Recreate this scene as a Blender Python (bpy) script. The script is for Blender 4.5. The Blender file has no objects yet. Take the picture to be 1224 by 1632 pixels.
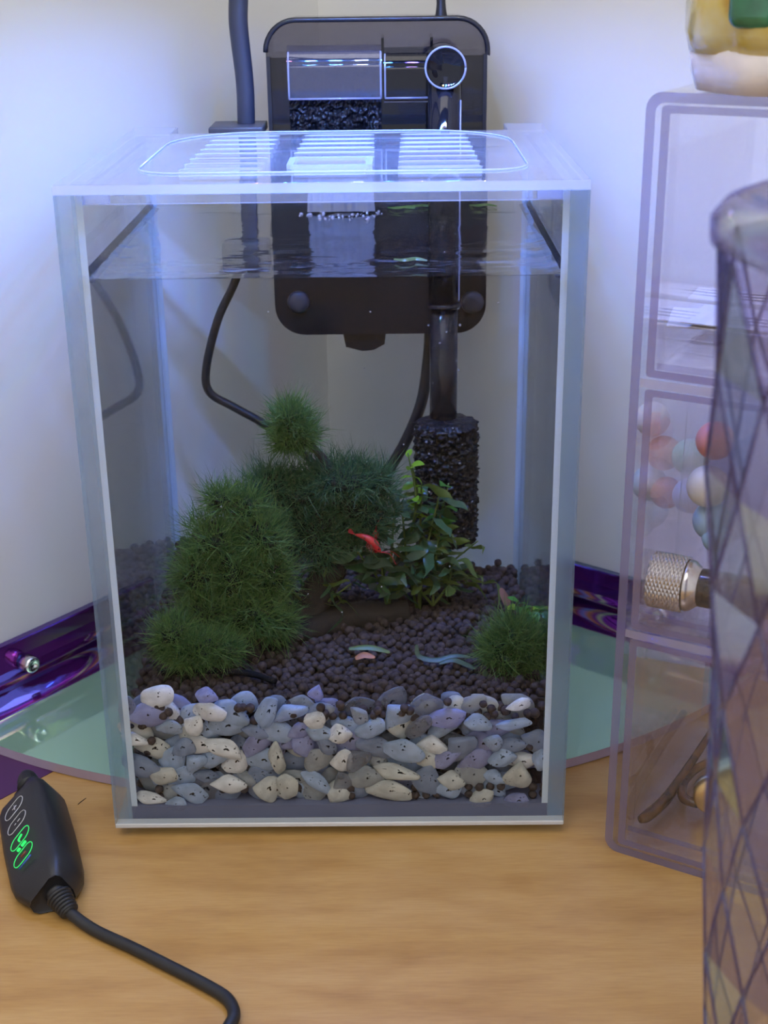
import bpy, bmesh, math, random
from mathutils import Vector, Matrix, noise
random.seed(7)
S = 0.01                                   # every coordinate below is in centimetres
SC = bpy.context.scene
COL = SC.collection

# ------------------------------------------------------------------ camera
F_PX, PITCH, ROLL, YAW = 2223.7, 0.383238, -0.012772, 0.008206
CAM = Vector((1.9545, -39.3685, 27.5769))
fw = Vector((0, math.cos(PITCH), -math.sin(PITCH)))
up = Vector((0, math.sin(PITCH), math.cos(PITCH)))
rt = Vector((1, 0, 0))
rt, up = math.cos(ROLL) * rt + math.sin(ROLL) * up, -math.sin(ROLL) * rt + math.cos(ROLL) * up
RZ = Matrix.Rotation(YAW, 3, 'Z')
fw, up, rt = RZ @ fw, RZ @ up, RZ @ rt
cam = bpy.data.cameras.new('camera')
cam.sensor_fit = 'VERTICAL'
cam.sensor_height = 36
cam.lens = F_PX * 36 / 1632
cam.clip_start = 0.01
cam.dof.use_dof = True
cam.dof.focus_distance = 0.46
cam.dof.aperture_fstop = 22
cobj = bpy.data.objects.new('camera', cam)
m3 = Matrix((rt, up, -fw)).transposed()
cobj.matrix_world = Matrix.Translation(CAM * S) @ m3.to_4x4()
COL.objects.link(cobj)
SC.camera = cobj

def at(px, py, y=None, z=None):
    """the point of the place seen at a photo pixel, at depth y or height z"""
    d = rt * ((px - 612) / F_PX) + up * ((816 - py) / F_PX) + fw
    t = (y - CAM.y) / d.y if y is not None else (z - CAM.z) / d.z
    return CAM + d * t

# ------------------------------------------------------------------ world, lights, exposure
w = bpy.data.worlds.new('room_light')
w.use_nodes = True
w.node_tree.nodes['Background'].inputs[0].default_value = (0.97, 0.98, 1.0, 1)
w.node_tree.nodes['Background'].inputs[1].default_value = 0.76
SC.world = w

def area(name, loc, target, size, size_y, power, color, spread=math.pi):
    l = bpy.data.lights.new(name, 'AREA')
    l.shape = 'RECTANGLE'
    l.size, l.size_y, l.energy, l.color = size * S, size_y * S, power, color
    l.spread = spread
    o = bpy.data.objects.new(name, l)
    o.location = Vector(loc) * S
    o.rotation_euler = (Vector(target) - Vector(loc)).to_track_quat('-Z', 'Y').to_euler()
    COL.objects.link(o)
    return o
LAMP = Vector((0.7, 5.6, 29.9))
area('overhead_fill_light', (-14, -62, 138), (0, 10, 5), 90, 90, 5.4, (1.0, 0.95, 0.88))  # soft overhead fill added to light desk and walls; no such lamp in view
LED = [((0.10, 0.75, 0.7), 0.03), ((0.8, 0.25, 0.55), 0.022), ((0.05, 0.24, 1), 0.12), ((0.05, 0.2, 1), 0.12), ((0.3, 0.45, 1), 0.08),
       ((0.05, 0.24, 1), 0.12), ((0.2, 0.15, 1), 0.08), ((0.05, 0.3, 1), 0.11), ((0.8, 0.65, 0.25), 0.03)]
for k, (c, e) in enumerate(LED):           # the lamp's row of coloured diodes
    q = LAMP + Vector((-4.4 + 1.1 * k, 0, -0.2))
    area('lamp_diode_light', q, q - Vector((0, 0, 10)), 0.5, 0.5, e * 0.80, c, 2.6)

SC.view_settings.view_transform = 'Standard'
SC.view_settings.look = 'None'
SC.view_settings.gamma = 1
SC.view_settings.use_curve_mapping = False
SC.view_settings.exposure = 0.36
SC.cycles.max_bounces = 8
SC.cycles.diffuse_bounces = 3
SC.cycles.glossy_bounces = 3
SC.cycles.adaptive_threshold = 0.1
SC.cycles.adaptive_min_samples = 8
SC.cycles.transmission_bounces = 6
SC.cycles.transparent_max_bounces = 32
SC.cycles.sample_clamp_indirect = 4
SC.cycles.caustics_reflective = False
SC.cycles.caustics_refractive = False

# ------------------------------------------------------------------ materials
def srgb(r, g, b):
    f = lambda c: ((c / 255 + 0.055) / 1.055) ** 2.4 if c > 10 else c / 255 / 12.92
    return (f(r), f(g), f(b), 1)

class NT:
    def __init__(self, name):
        self.m = bpy.data.materials.new(name)
        self.m.use_nodes = True
        self.t = self.m.node_tree
        self.t.nodes.clear()
        self.out = self.n('ShaderNodeOutputMaterial')
    def n(self, kind, **kw):
        nd = self.t.nodes.new(kind)
        for k, v in kw.items():
            setattr(nd, k, v)
        return nd
    def l(self, a, b):
        self.t.links.new(a, b)
    def math(self, op, a, b=None, clamp=False):
        nd = self.n('ShaderNodeMath', operation=op, use_clamp=clamp)
        for i, v in enumerate((a, b)):
            if v is None:
                continue
            if isinstance(v, (int, float)):
                nd.inputs[i].default_value = v
            else:
                self.l(v, nd.inputs[i])
        return nd.outputs[0]
    def mix(self, fac, a, b):
        nd = self.n('ShaderNodeMixShader')
        if isinstance(fac, (int, float)):
            nd.inputs[0].default_value = fac
        else:
            self.l(fac, nd.inputs[0])
        self.l(a, nd.inputs[1]); self.l(b, nd.inputs[2])
        return nd.outputs[0]
    def ramp(self, fac, stops, interp='LINEAR'):
        nd = self.n('ShaderNodeValToRGB')
        r = nd.color_ramp
        r.interpolation = interp
        while len(r.elements) < len(stops):
            r.elements.new(0.5)
        for e, (p, c) in zip(r.elements, stops):
            e.position = p; e.color = c
        self.l(fac, nd.inputs[0])
        return nd.outputs[0]
    def noise(self, scale, detail=3, coord='Object', rough=0.5, stretch=None):
        tc = self.n('ShaderNodeTexCoord')
        o = tc.outputs[coord]
        if stretch:
            mp = self.n('ShaderNodeMapping')
            mp.inputs['Scale'].default_value = stretch
            self.l(o, mp.inputs[0]); o = mp.outputs[0]
        nz = self.n('ShaderNodeTexNoise')
        nz.inputs['Scale'].default_value = scale
        nz.inputs['Detail'].default_value = detail
        nz.inputs['Roughness'].default_value = rough
        self.l(o, nz.inputs['Vector'])
        return nz.outputs['Fac']
    def facing(self):
        lw = self.n('ShaderNodeLayerWeight')
        lw.inputs[0].default_value = 0.5
        return lw.outputs['Facing']
    def schlick(self, f0):
        p = self.math('POWER', self.facing(), 5)
        return self.math('ADD', self.math('MULTIPLY', p, 1 - f0), f0)
    def bump(self, h, strength, dist=0.001):
        b = self.n('ShaderNodeBump')
        b.inputs['Strength'].default_value = strength
        b.inputs['Distance'].default_value = dist
        self.l(h, b.inputs['Height'])
        return b.outputs[0]
    def done(self, sh):
        self.l(sh, self.out.inputs['Surface'])
        return self.m

def plain(name, col, rough=0.5, metal=0.0, var=0.12, scale=60, coat=0.0, bump=0.0, bscale=200, spec=0.5):
    """opaque surface with a little procedural mottling"""
    t = NT(name)
    p = t.n('ShaderNodeBsdfPrincipled')
    p.inputs['Roughness'].default_value = rough
    p.inputs['Metallic'].default_value = metal
    p.inputs['Coat Weight'].default_value = coat
    p.inputs['Specular IOR Level'].default_value = spec
    nz = t.noise(scale)
    lo = tuple(c * (1 - var) for c in col[:3]) + (1,)
    hi = tuple(min(1, c * (1 + var)) for c in col[:3]) + (1,)
    t.l(t.ramp(nz, [(0.3, lo), (0.7, hi)]), p.inputs['Base Color'])
    if bump:
        t.l(t.bump(t.noise(bscale), bump), p.inputs['Normal'])
    return t.done(p.outputs[0])

def clear(name, tint, f0=0.04, rough=0.02, haze=0.0, haze_col=(0.8, 0.85, 1, 1), bump=0.0, bscale=300, gloss=(1, 1, 1, 1)):
    """clear sheet: lets light straight through, mirrors by angle, a little milky if haze"""
    t = NT(name)
    tr = t.n('ShaderNodeBsdfTransparent'); tr.inputs[0].default_value = tint
    gl = t.n('ShaderNodeBsdfGlossy'); gl.inputs['Roughness'].default_value = rough; gl.inputs[0].default_value = gloss
    if bump:
        t.l(t.bump(t.noise(bscale), bump), gl.inputs['Normal'])
    base = tr.outputs[0]
    if haze:
        df = t.n('ShaderNodeBsdfDiffuse'); df.inputs[0].default_value = haze_col
        tl = t.n('ShaderNodeBsdfTranslucent'); tl.inputs[0].default_value = haze_col
        hz = t.mix(0.5, df.outputs[0], tl.outputs[0])
        base = t.mix(haze, base, hz)
    return t.done(t.mix(t.schlick(f0), base, gl.outputs[0]))

def leafy(name, c1, c2, transl=0.35, rough=0.45):
    t = NT(name)
    g = t.n('ShaderNodeNewGeometry')
    col = t.ramp(g.outputs['Random Per Island'], [(0.0, c1), (1.0, c2)])
    p = t.n('ShaderNodeBsdfPrincipled'); p.inputs['Roughness'].default_value = rough
    t.l(col, p.inputs['Base Color'])
    tl = t.n('ShaderNodeBsdfTranslucent'); t.l(col, tl.inputs[0])
    return t.done(t.mix(transl, p.outputs[0], tl.outputs[0]))

def stone(name, col, clearness=0.0, transl=0.4, specks=0.62):
    t = NT(name)
    tc = t.n('ShaderNodeTexCoord')
    big = t.noise(70, 2)
    c2 = tuple(min(1, c * 1.25 + 0.02) for c in col[:3]) + (1,)
    c1 = tuple(c * 0.78 for c in col[:3]) + (1,)
    base = t.ramp(big, [(0.35, c1), (0.65, c2)])
    sp = t.noise(330, 3, rough=0.6)
    zone = t.noise(110, 1)
    spk = t.math('MULTIPLY', t.math('GREATER_THAN', sp, specks), t.math('GREATER_THAN', zone, 0.52))
    mx = t.n('ShaderNodeMix', data_type='RGBA')
    t.l(spk, mx.inputs[0]); t.l(base, mx.inputs[6]); mx.inputs[7].default_value = (0.012, 0.009, 0.008, 1)
    c = mx.outputs[2]
    p = t.n('ShaderNodeBsdfPrincipled'); p.inputs['Roughness'].default_value = 0.25
    p.inputs['Specular IOR Level'].default_value = 0.35
    t.l(c, p.inputs['Base Color'])
    tl = t.n('ShaderNodeBsdfTranslucent'); t.l(c, tl.inputs[0])
    sh = t.mix(transl, p.outputs[0], tl.outputs[0])
    if clearness:
        tr = t.n('ShaderNodeBsdfTransparent'); tr.inputs[0].default_value = (0.92, 0.93, 0.97, 1)
        fac = t.math('MULTIPLY', t.math('SUBTRACT', 1.0, t.facing()), clearness)
        sh = t.mix(fac, sh, tr.outputs[0])
    return t.done(sh)

HUES = [(0.0, (0.07, 0.10, 0.5, 1)), (0.16, (0.08, 0.07, 0.42, 1)), (0.21, (0.30, 0.04, 0.42, 1)), (0.27, (0.30, 0.05, 0.40, 1)), (0.30, (0.75, 0.85, 0.35, 1)),
        (0.33, (0.25, 0.03, 0.32, 1)), (0.37, (0.85, 0.36, 0.05, 1)), (0.41, (0.3, 0.36, 1.0, 1)), (0.45, (0.42, 0.08, 0.10, 1)), (0.49, (0.8, 0.66, 0.15, 1)),
        (0.54, (0.22, 0.05, 0.40, 1)), (0.62, (0.25, 0.65, 0.45, 1)), (0.72, (0.4, 0.10, 0.45, 1)), (1.0, (0.7, 0.8, 0.5, 1))]
def dichroic(name, body, see, refl=0.5, stops=HUES, rough=0.06, body_fac=0.5):
    """film whose mirror colour turns with the angle it is seen at"""
    t = NT(name)
    hue = t.ramp(t.facing(), stops)
    gl = t.n('ShaderNodeBsdfGlossy'); gl.inputs['Roughness'].default_value = rough
    t.l(hue, gl.inputs[0])
    tr = t.n('ShaderNodeBsdfTransparent'); tr.inputs[0].default_value = see
    df = t.n('ShaderNodeBsdfDiffuse'); df.inputs[0].default_value = body
    b = t.mix(body_fac, tr.outputs[0], df.outputs[0])
    return t.done(t.mix(refl, b, gl.outputs[0]))

def emit(name, col, strength):
    t = NT(name)
    e = t.n('ShaderNodeEmission'); e.inputs[0].default_value = col; e.inputs[1].default_value = strength
    return t.done(e.outputs[0])

M = {}
M['wall'] = plain('wall_paint', (0.76, 0.755, 0.74, 1), 0.85, var=0.015, scale=15, bump=0.05, bscale=350)
# desk: maple laminate
t = NT('maple_desk')
grain = t.noise(9, 5, stretch=(1.6, 9.0, 9.0), rough=0.62)
fine = t.noise(120, 3, stretch=(1, 14, 14))
fig = t.noise(5, 2, stretch=(2.2, 6, 6))
p = t.n('ShaderNodeBsdfPrincipled'); p.inputs['Roughness'].default_value = 0.42
c = t.ramp(grain, [(0.25, srgb(166, 123, 66)), (0.5, srgb(186, 145, 84)), (0.75, srgb(196, 157, 98))])
mx = t.n('ShaderNodeMix', data_type='RGBA', blend_type='MULTIPLY'); mx.inputs[0].default_value = 0.55
t.l(c, mx.inputs[6]); t.l(t.ramp(fine, [(0.35, (0.86, 0.8, 0.72, 1)), (0.6, (1, 1, 1, 1))]), mx.inputs[7])
m2 = t.n('ShaderNodeMix', data_type='RGBA', blend_type='MULTIPLY'); m2.inputs[0].default_value = 0.4
t.l(mx.outputs[2], m2.inputs[6]); t.l(t.ramp(fig, [(0.42, (1, 1, 1, 1)), (0.5, (0.82, 0.74, 0.62, 1)), (0.56, (1, 1, 1, 1))]), m2.inputs[7])
t.l(m2.outputs[2], p.inputs['Base Color'])
M['wood'] = t.done(p.outputs[0])

M['glass'] = clear('tank_glass', (0.975, 0.985, 0.99, 1), 0.012)
M['glass_in'] = clear('tank_glass_inner', (0.99, 0.99, 0.995, 1), 0.0)
M['glass_edge'] = clear('glass_edge', (0.80, 0.90, 0.95, 1), 0.06, rough=0.12, haze=0.38, haze_col=(0.45, 0.66, 0.92, 1))  # lamp light carried along the panes is put into the pale haze
M['silicone'] = clear('clear_silicone', (0.7, 0.8, 0.95, 1), 0.05, rough=0.2, haze=0.97, haze_col=(0.76, 0.88, 1.0, 1))  # seam glow from light in the glass put into the haze colour
M['lid'] = clear('lid_acrylic', (0.94, 0.95, 0.98, 1), 0.06, rough=0.05, haze=0.12, haze_col=(0.85, 0.88, 1, 1), bump=0.05, bscale=60)
M['lid_edge'] = clear('lid_edge', (0.8, 0.85, 0.95, 1), 0.08, rough=0.15, haze=0.62, haze_col=(0.86, 0.9, 1, 1))
# water: body lets light pass, surface ripples, sides mirror at a slant as water against glass does
t = NT('water_surface')
tr = t.n('ShaderNodeBsdfTransparent'); tr.inputs[0].default_value = (0.88, 0.89, 0.88, 1)
gl = t.n('ShaderNodeBsdfGlossy'); gl.inputs['Roughness'].default_value = 0.09
t.l(t.bump(t.noise(55, 2, stretch=(1, 1.8, 1)), 0.35, 0.002), gl.inputs['Normal'])
fac = t.math('ADD', t.math('MULTIPLY', t.math('POWER', t.facing(), 2.6), 0.9), 0.03)
M['water_top'] = t.done(t.mix(fac, tr.outputs[0], gl.outputs[0]))
M['water_front'] = clear('water_body', (0.965, 0.97, 0.972, 1), 0.0)
t = NT('water_side')
tr = t.n('ShaderNodeBsdfTransparent'); tr.inputs[0].default_value = (0.85, 0.87, 0.88, 1)
gl = t.n('ShaderNodeBsdfGlossy'); gl.inputs['Roughness'].default_value = 0.05; gl.inputs[0].default_value = (0.8, 0.82, 0.86, 1)
fac = t.math('MULTIPLY', t.math('SUBTRACT', t.facing(), 0.35), 5.0, clamp=True)
M['water_side'] = t.done(t.mix(t.math('MULTIPLY', fac, 0.5), tr.outputs[0], gl.outputs[0]))
M['water_fall'] = clear('running_water', (0.85, 0.87, 0.95, 1), 0.1, rough=0.12, haze=0.34, haze_col=(0.85, 0.88, 1, 1), bump=0.9, bscale=130)
M['bubble'] = clear('bubble', (0.8, 0.82, 0.9, 1), 0.3, rough=0.03, haze=0.25)
M['soil'] = plain('brown_soil', srgb(64, 54, 53), 0.8, var=0.3, scale=260, bump=0.3, bscale=900, spec=0.25)
M['smoke'] = clear('smoked_plastic', (0.2, 0.19, 0.23, 1), 0.03, rough=0.05, haze=0.04, haze_col=(0.2, 0.2, 0.24, 1))
M['smoke_dark'] = clear('dark_smoked_plastic', (0.09, 0.085, 0.095, 1), 0.03, rough=0.06, haze=0.3, haze_col=(0.02, 0.02, 0.025, 1))
M['pipe'] = clear('smoked_tube', (0.3, 0.28, 0.3, 1), 0.035, rough=0.06, haze=0.5, haze_col=(0.035, 0.033, 0.04, 1))
M['clearbox'] = clear('clear_plastic', (0.68, 0.68, 0.80, 1), 0.06, rough=0.05, haze=0.12, haze_col=(0.5, 0.5, 0.68, 1))
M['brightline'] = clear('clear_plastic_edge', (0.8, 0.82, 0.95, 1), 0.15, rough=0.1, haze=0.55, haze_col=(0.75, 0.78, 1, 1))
M['black'] = plain('black_plastic', (0.012, 0.012, 0.014, 1), 0.42, var=0.1)
M['black_gloss'] = plain('black_gloss', (0.014, 0.014, 0.018, 1), 0.2, var=0.1)
M['rubber'] = plain('black_rubber', (0.014, 0.014, 0.016, 1), 0.5, var=0.2, scale=200)
M['graphite'] = plain('graphite_rubber', (0.035, 0.038, 0.055, 1), 0.45, var=0.08)
M['clampgrey'] = plain('grey_clamp', (0.05, 0.05, 0.06, 1), 0.4, var=0.2)
t = NT('open_foam')
p = t.n('ShaderNodeBsdfPrincipled'); p.inputs['Base Color'].default_value = (0.006, 0.006, 0.009, 1); p.inputs['Roughness'].default_value = 0.36; p.inputs['Specular IOR Level'].default_value = 0.35
t.l(t.bump(t.noise(300, 2), 1.0, 0.002), p.inputs['Normal'])
M['foam'] = t.done(p.outputs[0])
M['moss'] = leafy('moss_frond', srgb(56, 92, 44), srgb(116, 150, 76), 0.45, 0.6)
M['moss_dark'] = leafy('dark_moss_frond', srgb(42, 76, 50), srgb(88, 124, 78), 0.4, 0.6)
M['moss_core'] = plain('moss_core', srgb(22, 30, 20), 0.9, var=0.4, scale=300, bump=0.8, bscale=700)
M['leaf_dark'] = leafy('dark_leaf', srgb(44, 72, 52), srgb(78, 110, 64), 0.3, 0.3)
M['leaf_olive'] = leafy('olive_leaf', srgb(78, 98, 40), srgb(112, 128, 56), 0.4, 0.4)
M['leaf_lime'] = leafy('lime_leaf', srgb(120, 170, 40), srgb(170, 210, 60), 0.5, 0.35)
M['leaf_green'] = leafy('green_leaf', srgb(58, 120, 44), srgb(92, 156, 58), 0.4, 0.35)
M['leaf_grey'] = leafy('grey_green_leaf', srgb(58, 80, 56), srgb(74, 94, 66), 0.35, 0.4)
M['driftwood'] = plain('driftwood', srgb(40, 33, 27), 0.85, var=0.35, scale=90, bump=0.5, bscale=300)
M['shrimp'] = plain('red_shrimp', srgb(190, 40, 44), 0.35, var=0.3, scale=500)
M['shrimp_pale'] = plain('pale_shrimp', srgb(112, 76, 66), 0.45, var=0.25, scale=400)
M['orange_leaf'] = plain('orange_leaf', srgb(150, 88, 34), 0.5, var=0.25, scale=300)
ST = [stone('pebble_milky_white', (0.80, 0.80, 0.78, 1), 0.0, 0.5), stone('pebble_cream', (0.66, 0.66, 0.61, 1), 0.05, 0.5),
      stone('pebble_pale_blue', (0.46, 0.56, 0.72, 1), 0.15, 0.5), stone('pebble_blue_grey', (0.33, 0.39, 0.52, 1), 0.3, 0.5),
      stone('pebble_smoky', (0.30, 0.31, 0.35, 1), 0.6, 0.5), stone('pebble_grey', (0.48, 0.50, 0.50, 1), 0.35, 0.5),
      stone('pebble_lavender', (0.42, 0.44, 0.68, 1), 0.3, 0.5)]
ST_WORDS = ['milky white', 'cream', 'pale blue', 'blue grey', 'smoky see-through', 'frosted grey', 'lavender']

# ------------------------------------------------------------------ mesh helpers
class MB:
    def __init__(self):
        self.v, self.f, self.mi, self.sm = [], [], [], []
    def add(self, vs, fs, mi=0, smooth=False):
        o = len(self.v)
        self.v += [Vector(x) for x in vs]
        for i, f in enumerate(fs):
            self.f.append([o + k for k in f])
            self.mi.append(mi[i] if isinstance(mi, (list, tuple)) else mi)
            self.sm.append(smooth)
        return self
    def box(self, a, b, mi=0, T=None):
        x0, y0, z0 = a; x1, y1, z1 = b
        vs = [Vector(p) for p in ((x0,y0,z0),(x1,y0,z0),(x1,y1,z0),(x0,y1,z0),(x0,y0,z1),(x1,y0,z1),(x1,y1,z1),(x0,y1,z1))]
        if T: vs = [T(v) for v in vs]
        # faces: bottom, top, front(-y), right(+x), back(+y), left(-x)
        return self.add(vs, [(0,3,2,1),(4,5,6,7),(0,1,5,4),(1,2,6,5),(2,3,7,6),(3,0,4,7)], mi)
    def rbox(self, a, b, r, seg=3, mi=0, T=None, smooth=True):
        bm = bmesh.new()
        bmesh.ops.create_cube(bm, size=1)
        a, b = Vector(a), Vector(b)
        for v in bm.verts:
            v.co = Vector([(a[i] + b[i]) / 2 + v.co[i] * (b[i] - a[i]) for i in range(3)])
        bmesh.ops.bevel(bm, geom=bm.edges[:], offset=r, segments=seg, profile=0.5, affect='EDGES')
        return self.take(bm, mi, T, smooth)
    def take(self, bm, mi=0, T=None, smooth=True):
        bm.verts.index_update()
        vs = [v.co.copy() for v in bm.verts]
        if T: vs = [T(v) for v in vs]
        self.add(vs, [[v.index for v in f.verts] for f in bm.faces], mi, smooth)
        bm.free()
        return self
    def ball(self, c, r, sub=2, mi=0, squash=(1, 1, 1), T=None):
        bm = bmesh.new()
        bmesh.ops.create_icosphere(bm, subdivisions=sub, radius=1)
        c = Vector(c)
        for v in bm.verts:
            v.co = Vector((v.co.x * r * squash[0], v.co.y * r * squash[1], v.co.z * r * squash[2])) + c
        return self.take(bm, mi, T)
    def tube(self, pts, r, seg=10, mi=0, smooth=True, res=6, cap=True, ell=1.0):
        pts = [Vector(p) for p in pts]
        rs = r if isinstance(r, (list, tuple)) else [r] * len(pts)
        if res > 1 and len(pts) > 2:
            np_, nr = [], []
            for i in range(len(pts) - 1):
                p0, p1, p2, p3 = pts[max(i-1,0)], pts[i], pts[i+1], pts[min(i+2,len(pts)-1)]
                for k in range(res):
                    u = k / res
                    np_.append(0.5 * ((2*p1) + (p2-p0)*u + (2*p0-5*p1+4*p2-p3)*u*u + (3*p1-p0-3*p2+p3)*u**3))
                    nr.append(rs[i] * (1-u) + rs[i+1] * u)
            np_.append(pts[-1]); nr.append(rs[-1])
            pts, rs = np_, nr
        vs, fs = [], []
        tprev = (pts[1] - pts[0]).normalized()
        nrm = tprev.orthogonal().normalized()
        for i, p in enumerate(pts):
            tg = (pts[min(i+1,len(pts)-1)] - pts[max(i-1,0)])
            tg = tg.normalized() if tg.length > 1e-9 else tprev
            q = tprev.rotation_difference(tg)
            nrm = (q @ nrm); nrm = (nrm - tg * nrm.dot(tg)).normalized()
            tprev = tg
            bn = tg.cross(nrm)
            for k in range(seg):
                a = 2 * math.pi * k / seg
                vs.append(p + (nrm * math.cos(a) + bn * math.sin(a) * ell) * rs[i])
        n = len(pts)
        for i in range(n - 1):
            for k in range(seg):
                fs.append((i*seg+k, i*seg+(k+1)%seg, (i+1)*seg+(k+1)%seg, (i+1)*seg+k))
        if cap:
            fs.append(list(range(seg))[::-1]); fs.append([(n-1)*seg+k for k in range(seg)])
        return self.add(vs, fs, mi, smooth)
    def lathe(self, prof, seg=32, c=(0, 0, 0), axis=None, mi=0, smooth=True):
        c = Vector(c)
        R = Vector(axis).normalized().to_track_quat('Z', 'Y').to_matrix() if axis is not None else Matrix.Identity(3)
        vs, fs = [], []
        for (r, z) in prof:
            for k in range(seg):
                a = 2 * math.pi * k / seg
                vs.append(c + R @ Vector((r * math.cos(a), r * math.sin(a), z)))
        for i in range(len(prof) - 1):
            for k in range(seg):
                fs.append((i*seg+k, i*seg+(k+1)%seg, (i+1)*seg+(k+1)%seg, (i+1)*seg+k))
        fs.append(list(range(seg))[::-1]); fs.append([(len(prof)-1)*seg+k for k in range(seg)])
        return self.add(vs, fs, mi, smooth)
    def prism(self, poly, d0, d1, T, mi=0, smooth=False, side_mi=None):
        """poly of (u, v), extruded from d0 to d1; T maps (u, v, d) to a point"""
        n = len(poly)
        vs = [T(Vector((u, v, d0))) for u, v in poly] + [T(Vector((u, v, d1))) for u, v in poly]
        fs = [tuple(range(n))[::-1], tuple(range(n, 2*n))] + [(k, (k+1)%n, n+(k+1)%n, n+k) for k in range(n)]
        sm = side_mi if side_mi is not None else mi
        return self.add(vs, fs, [mi, mi] + [sm] * n, smooth)
    def mesh(self, name, origin, mats):
        me = bpy.data.meshes.new(name)
        me.from_pydata([(v - origin) * S for v in self.v], [], self.f)
        for m in mats:
            me.materials.append(m)
        me.polygons.foreach_set('material_index', self.mi)
        me.polygons.foreach_set('use_smooth', self.sm)
        me.update()
        return me

ORG = {}
def tag(o, label=None, cat=None, group=None, kind=None):
    for k, v in (('label', label), ('category', cat), ('group', group), ('kind', kind)):
        if v: o[k] = v
    return o
def thing(name, base, label, cat, group=None):
    o = bpy.data.objects.new(name, None)
    o.empty_display_size = 0.01
    o.location = Vector(base) * S
    COL.objects.link(o)
    ORG[o.name] = Vector(base)
    return tag(o, label, cat, group)
def build(mb, name, mats, parent=None, label=None, cat=None, group=None, kind=None, origin=None):
    mats = mats if isinstance(mats, (list, tuple)) else [mats]
    mats = [M[m] if isinstance(m, str) else m for m in mats]
    if origin is None:
        lo = Vector([min(v[i] for v in mb.v) for i in range(3)])
        hi = Vector([max(v[i] for v in mb.v) for i in range(3)])
        origin = Vector(((lo.x+hi.x)/2, (lo.y+hi.y)/2, lo.z))
    origin = Vector(origin)
    o = bpy.data.objects.new(name, mb.mesh(name, origin, mats))
    COL.objects.link(o)
    ORG[o.name] = origin
    if parent:
        o.parent = parent
        o.location = (origin - ORG[parent.name]) * S
    else:
        o.location = origin * S
    return tag(o, label, cat, group, kind)

def rrect(x0, x1, y0, y1, r, n=6):
    """rounded rectangle outline; r is one radius or four (x0y0, x1y0, x1y1, x0y1)"""
    rr = r if isinstance(r, (list, tuple)) else [r] * 4
    pts = []
    for (cx, cy, a0, q) in ((x0+rr[0], y0+rr[0], 180, rr[0]), (x1-rr[1], y0+rr[1], 270, rr[1]), (x1-rr[2], y1-rr[2], 0, rr[2]), (x0+rr[3], y1-rr[3], 90, rr[3])):
        for k in range(n + 1):
            a = math.radians(a0 + 90 * k / n)
            pts.append((cx + q * math.cos(a), cy + q * math.sin(a)))
    return pts

def sheet_with_holes(polys, z0, z1, bevel=0.0):
    """flat sheet from 2D outlines (outer first), as a bmesh"""
    cu = bpy.data.curves.new('outline', 'CURVE')
    cu.dimensions = '2D'; cu.fill_mode = 'BOTH'
    cu.extrude = (z1 - z0) / 2 - bevel; cu.bevel_depth = bevel; cu.bevel_resolution = 1; cu.offset = -bevel
    for pl in polys:
        s = cu.splines.new('POLY'); s.points.add(len(pl) - 1)
        for p_, (x, y) in zip(s.points, pl):
            p_.co = (x, y, 0, 1)
        s.use_cyclic_u = True
    ob = bpy.data.objects.new('outline', cu); COL.objects.link(ob)
    dg = bpy.context.evaluated_depsgraph_get()
    me = bpy.data.meshes.new_from_object(ob.evaluated_get(dg))
    bm = bmesh.new(); bm.from_mesh(me)
    for v in bm.verts: v.co.z += (z0 + z1) / 2
    bpy.data.objects.remove(ob); bpy.data.curves.remove(cu); bpy.data.meshes.remove(me)
    return bm

# ------------------------------------------------------------------ the corner: walls and desk
WA = math.radians(52.26)
DL = Vector((math.cos(WA), math.sin(WA), 0))        # along the left wall, into the corner
DR = Vector((DL.y, -DL.x, 0))                       # along the right wall, out of the corner
CORNER = Vector((-1.139, 24.635, 0))
ZU = Vector((0, 0, 1))
def wall(name, dirv, nrm):
    T = lambda p: CORNER + dirv * p.x + ZU * p.z + nrm * p.y
    mb = MB().box((-3 if dirv is DR else -3, -3, -75), (150, 0, 180), T=T)
    o = build(mb, name, 'wall', kind='structure', label='plain off-white painted wall on the %s side of the corner' % ('controller' if dirv is not DR else 'drawer tower'))
    return o
wall('wall_left', -DL, DR)
wall('wall_right', DR, -DL)
wall_mats = M['wall']
mb = MB()
f0, f1 = CORNER - DL * 120 - DR * 0 + Vector((0, 0, 0)), CORNER + DR * 120
poly = [CORNER + DL*(-0.3) + DR*0.3, CORNER - DL*100 + DR*0.3, CORNER - DL*100 + DR*100, CORNER + DR*100 - DL*0.3]
mb.prism([(p_.x, p_.y) for p_ in poly], -2.5, 0, lambda v: v)
build(mb, 'desk', 'wood', label='light maple wood desk top under the tank and drawers', cat='desk')

# ------------------------------------------------------------------ iridescent corner shelf on the desk
M['film'] = dichroic('shelf_film', srgb(176, 220, 188), (0.6, 0.85, 0.65, 1), 0.5, [(0, (0.5, 0.95, 0.6, 1)), (0.5, (0.62, 0.85, 0.72, 1)), (0.75, (0.7, 0.85, 0.75, 1)), (1, (0.8, 0.8, 0.9, 1))], 0.03, 0.75)
M['flange'] = dichroic('flange_film', srgb(110, 40, 130), (0.6, 0.35, 0.65, 1), 0.7, HUES, 0.07, 0.85)
M['shelf_edge'] = plain('shelf_edge', srgb(168, 152, 172), 0.35, var=0.08)
M['chrome'] = plain('chrome', (0.72, 0.72, 0.74, 1), 0.18, 1.0, var=0.05)
R_SH = 22.6
shelf = thing('corner_shelf', CORNER + DR*4 - DL*4, 'quarter-round iridescent acrylic corner shelf with green sheen under the tank', 'shelf')
arc = []
for k in range(41):
    a = math.pi / 2 * k / 40
    arc.append(CORNER + (-DL) * (R_SH * math.cos(a)) + DR * (R_SH * math.sin(a)))
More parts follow.
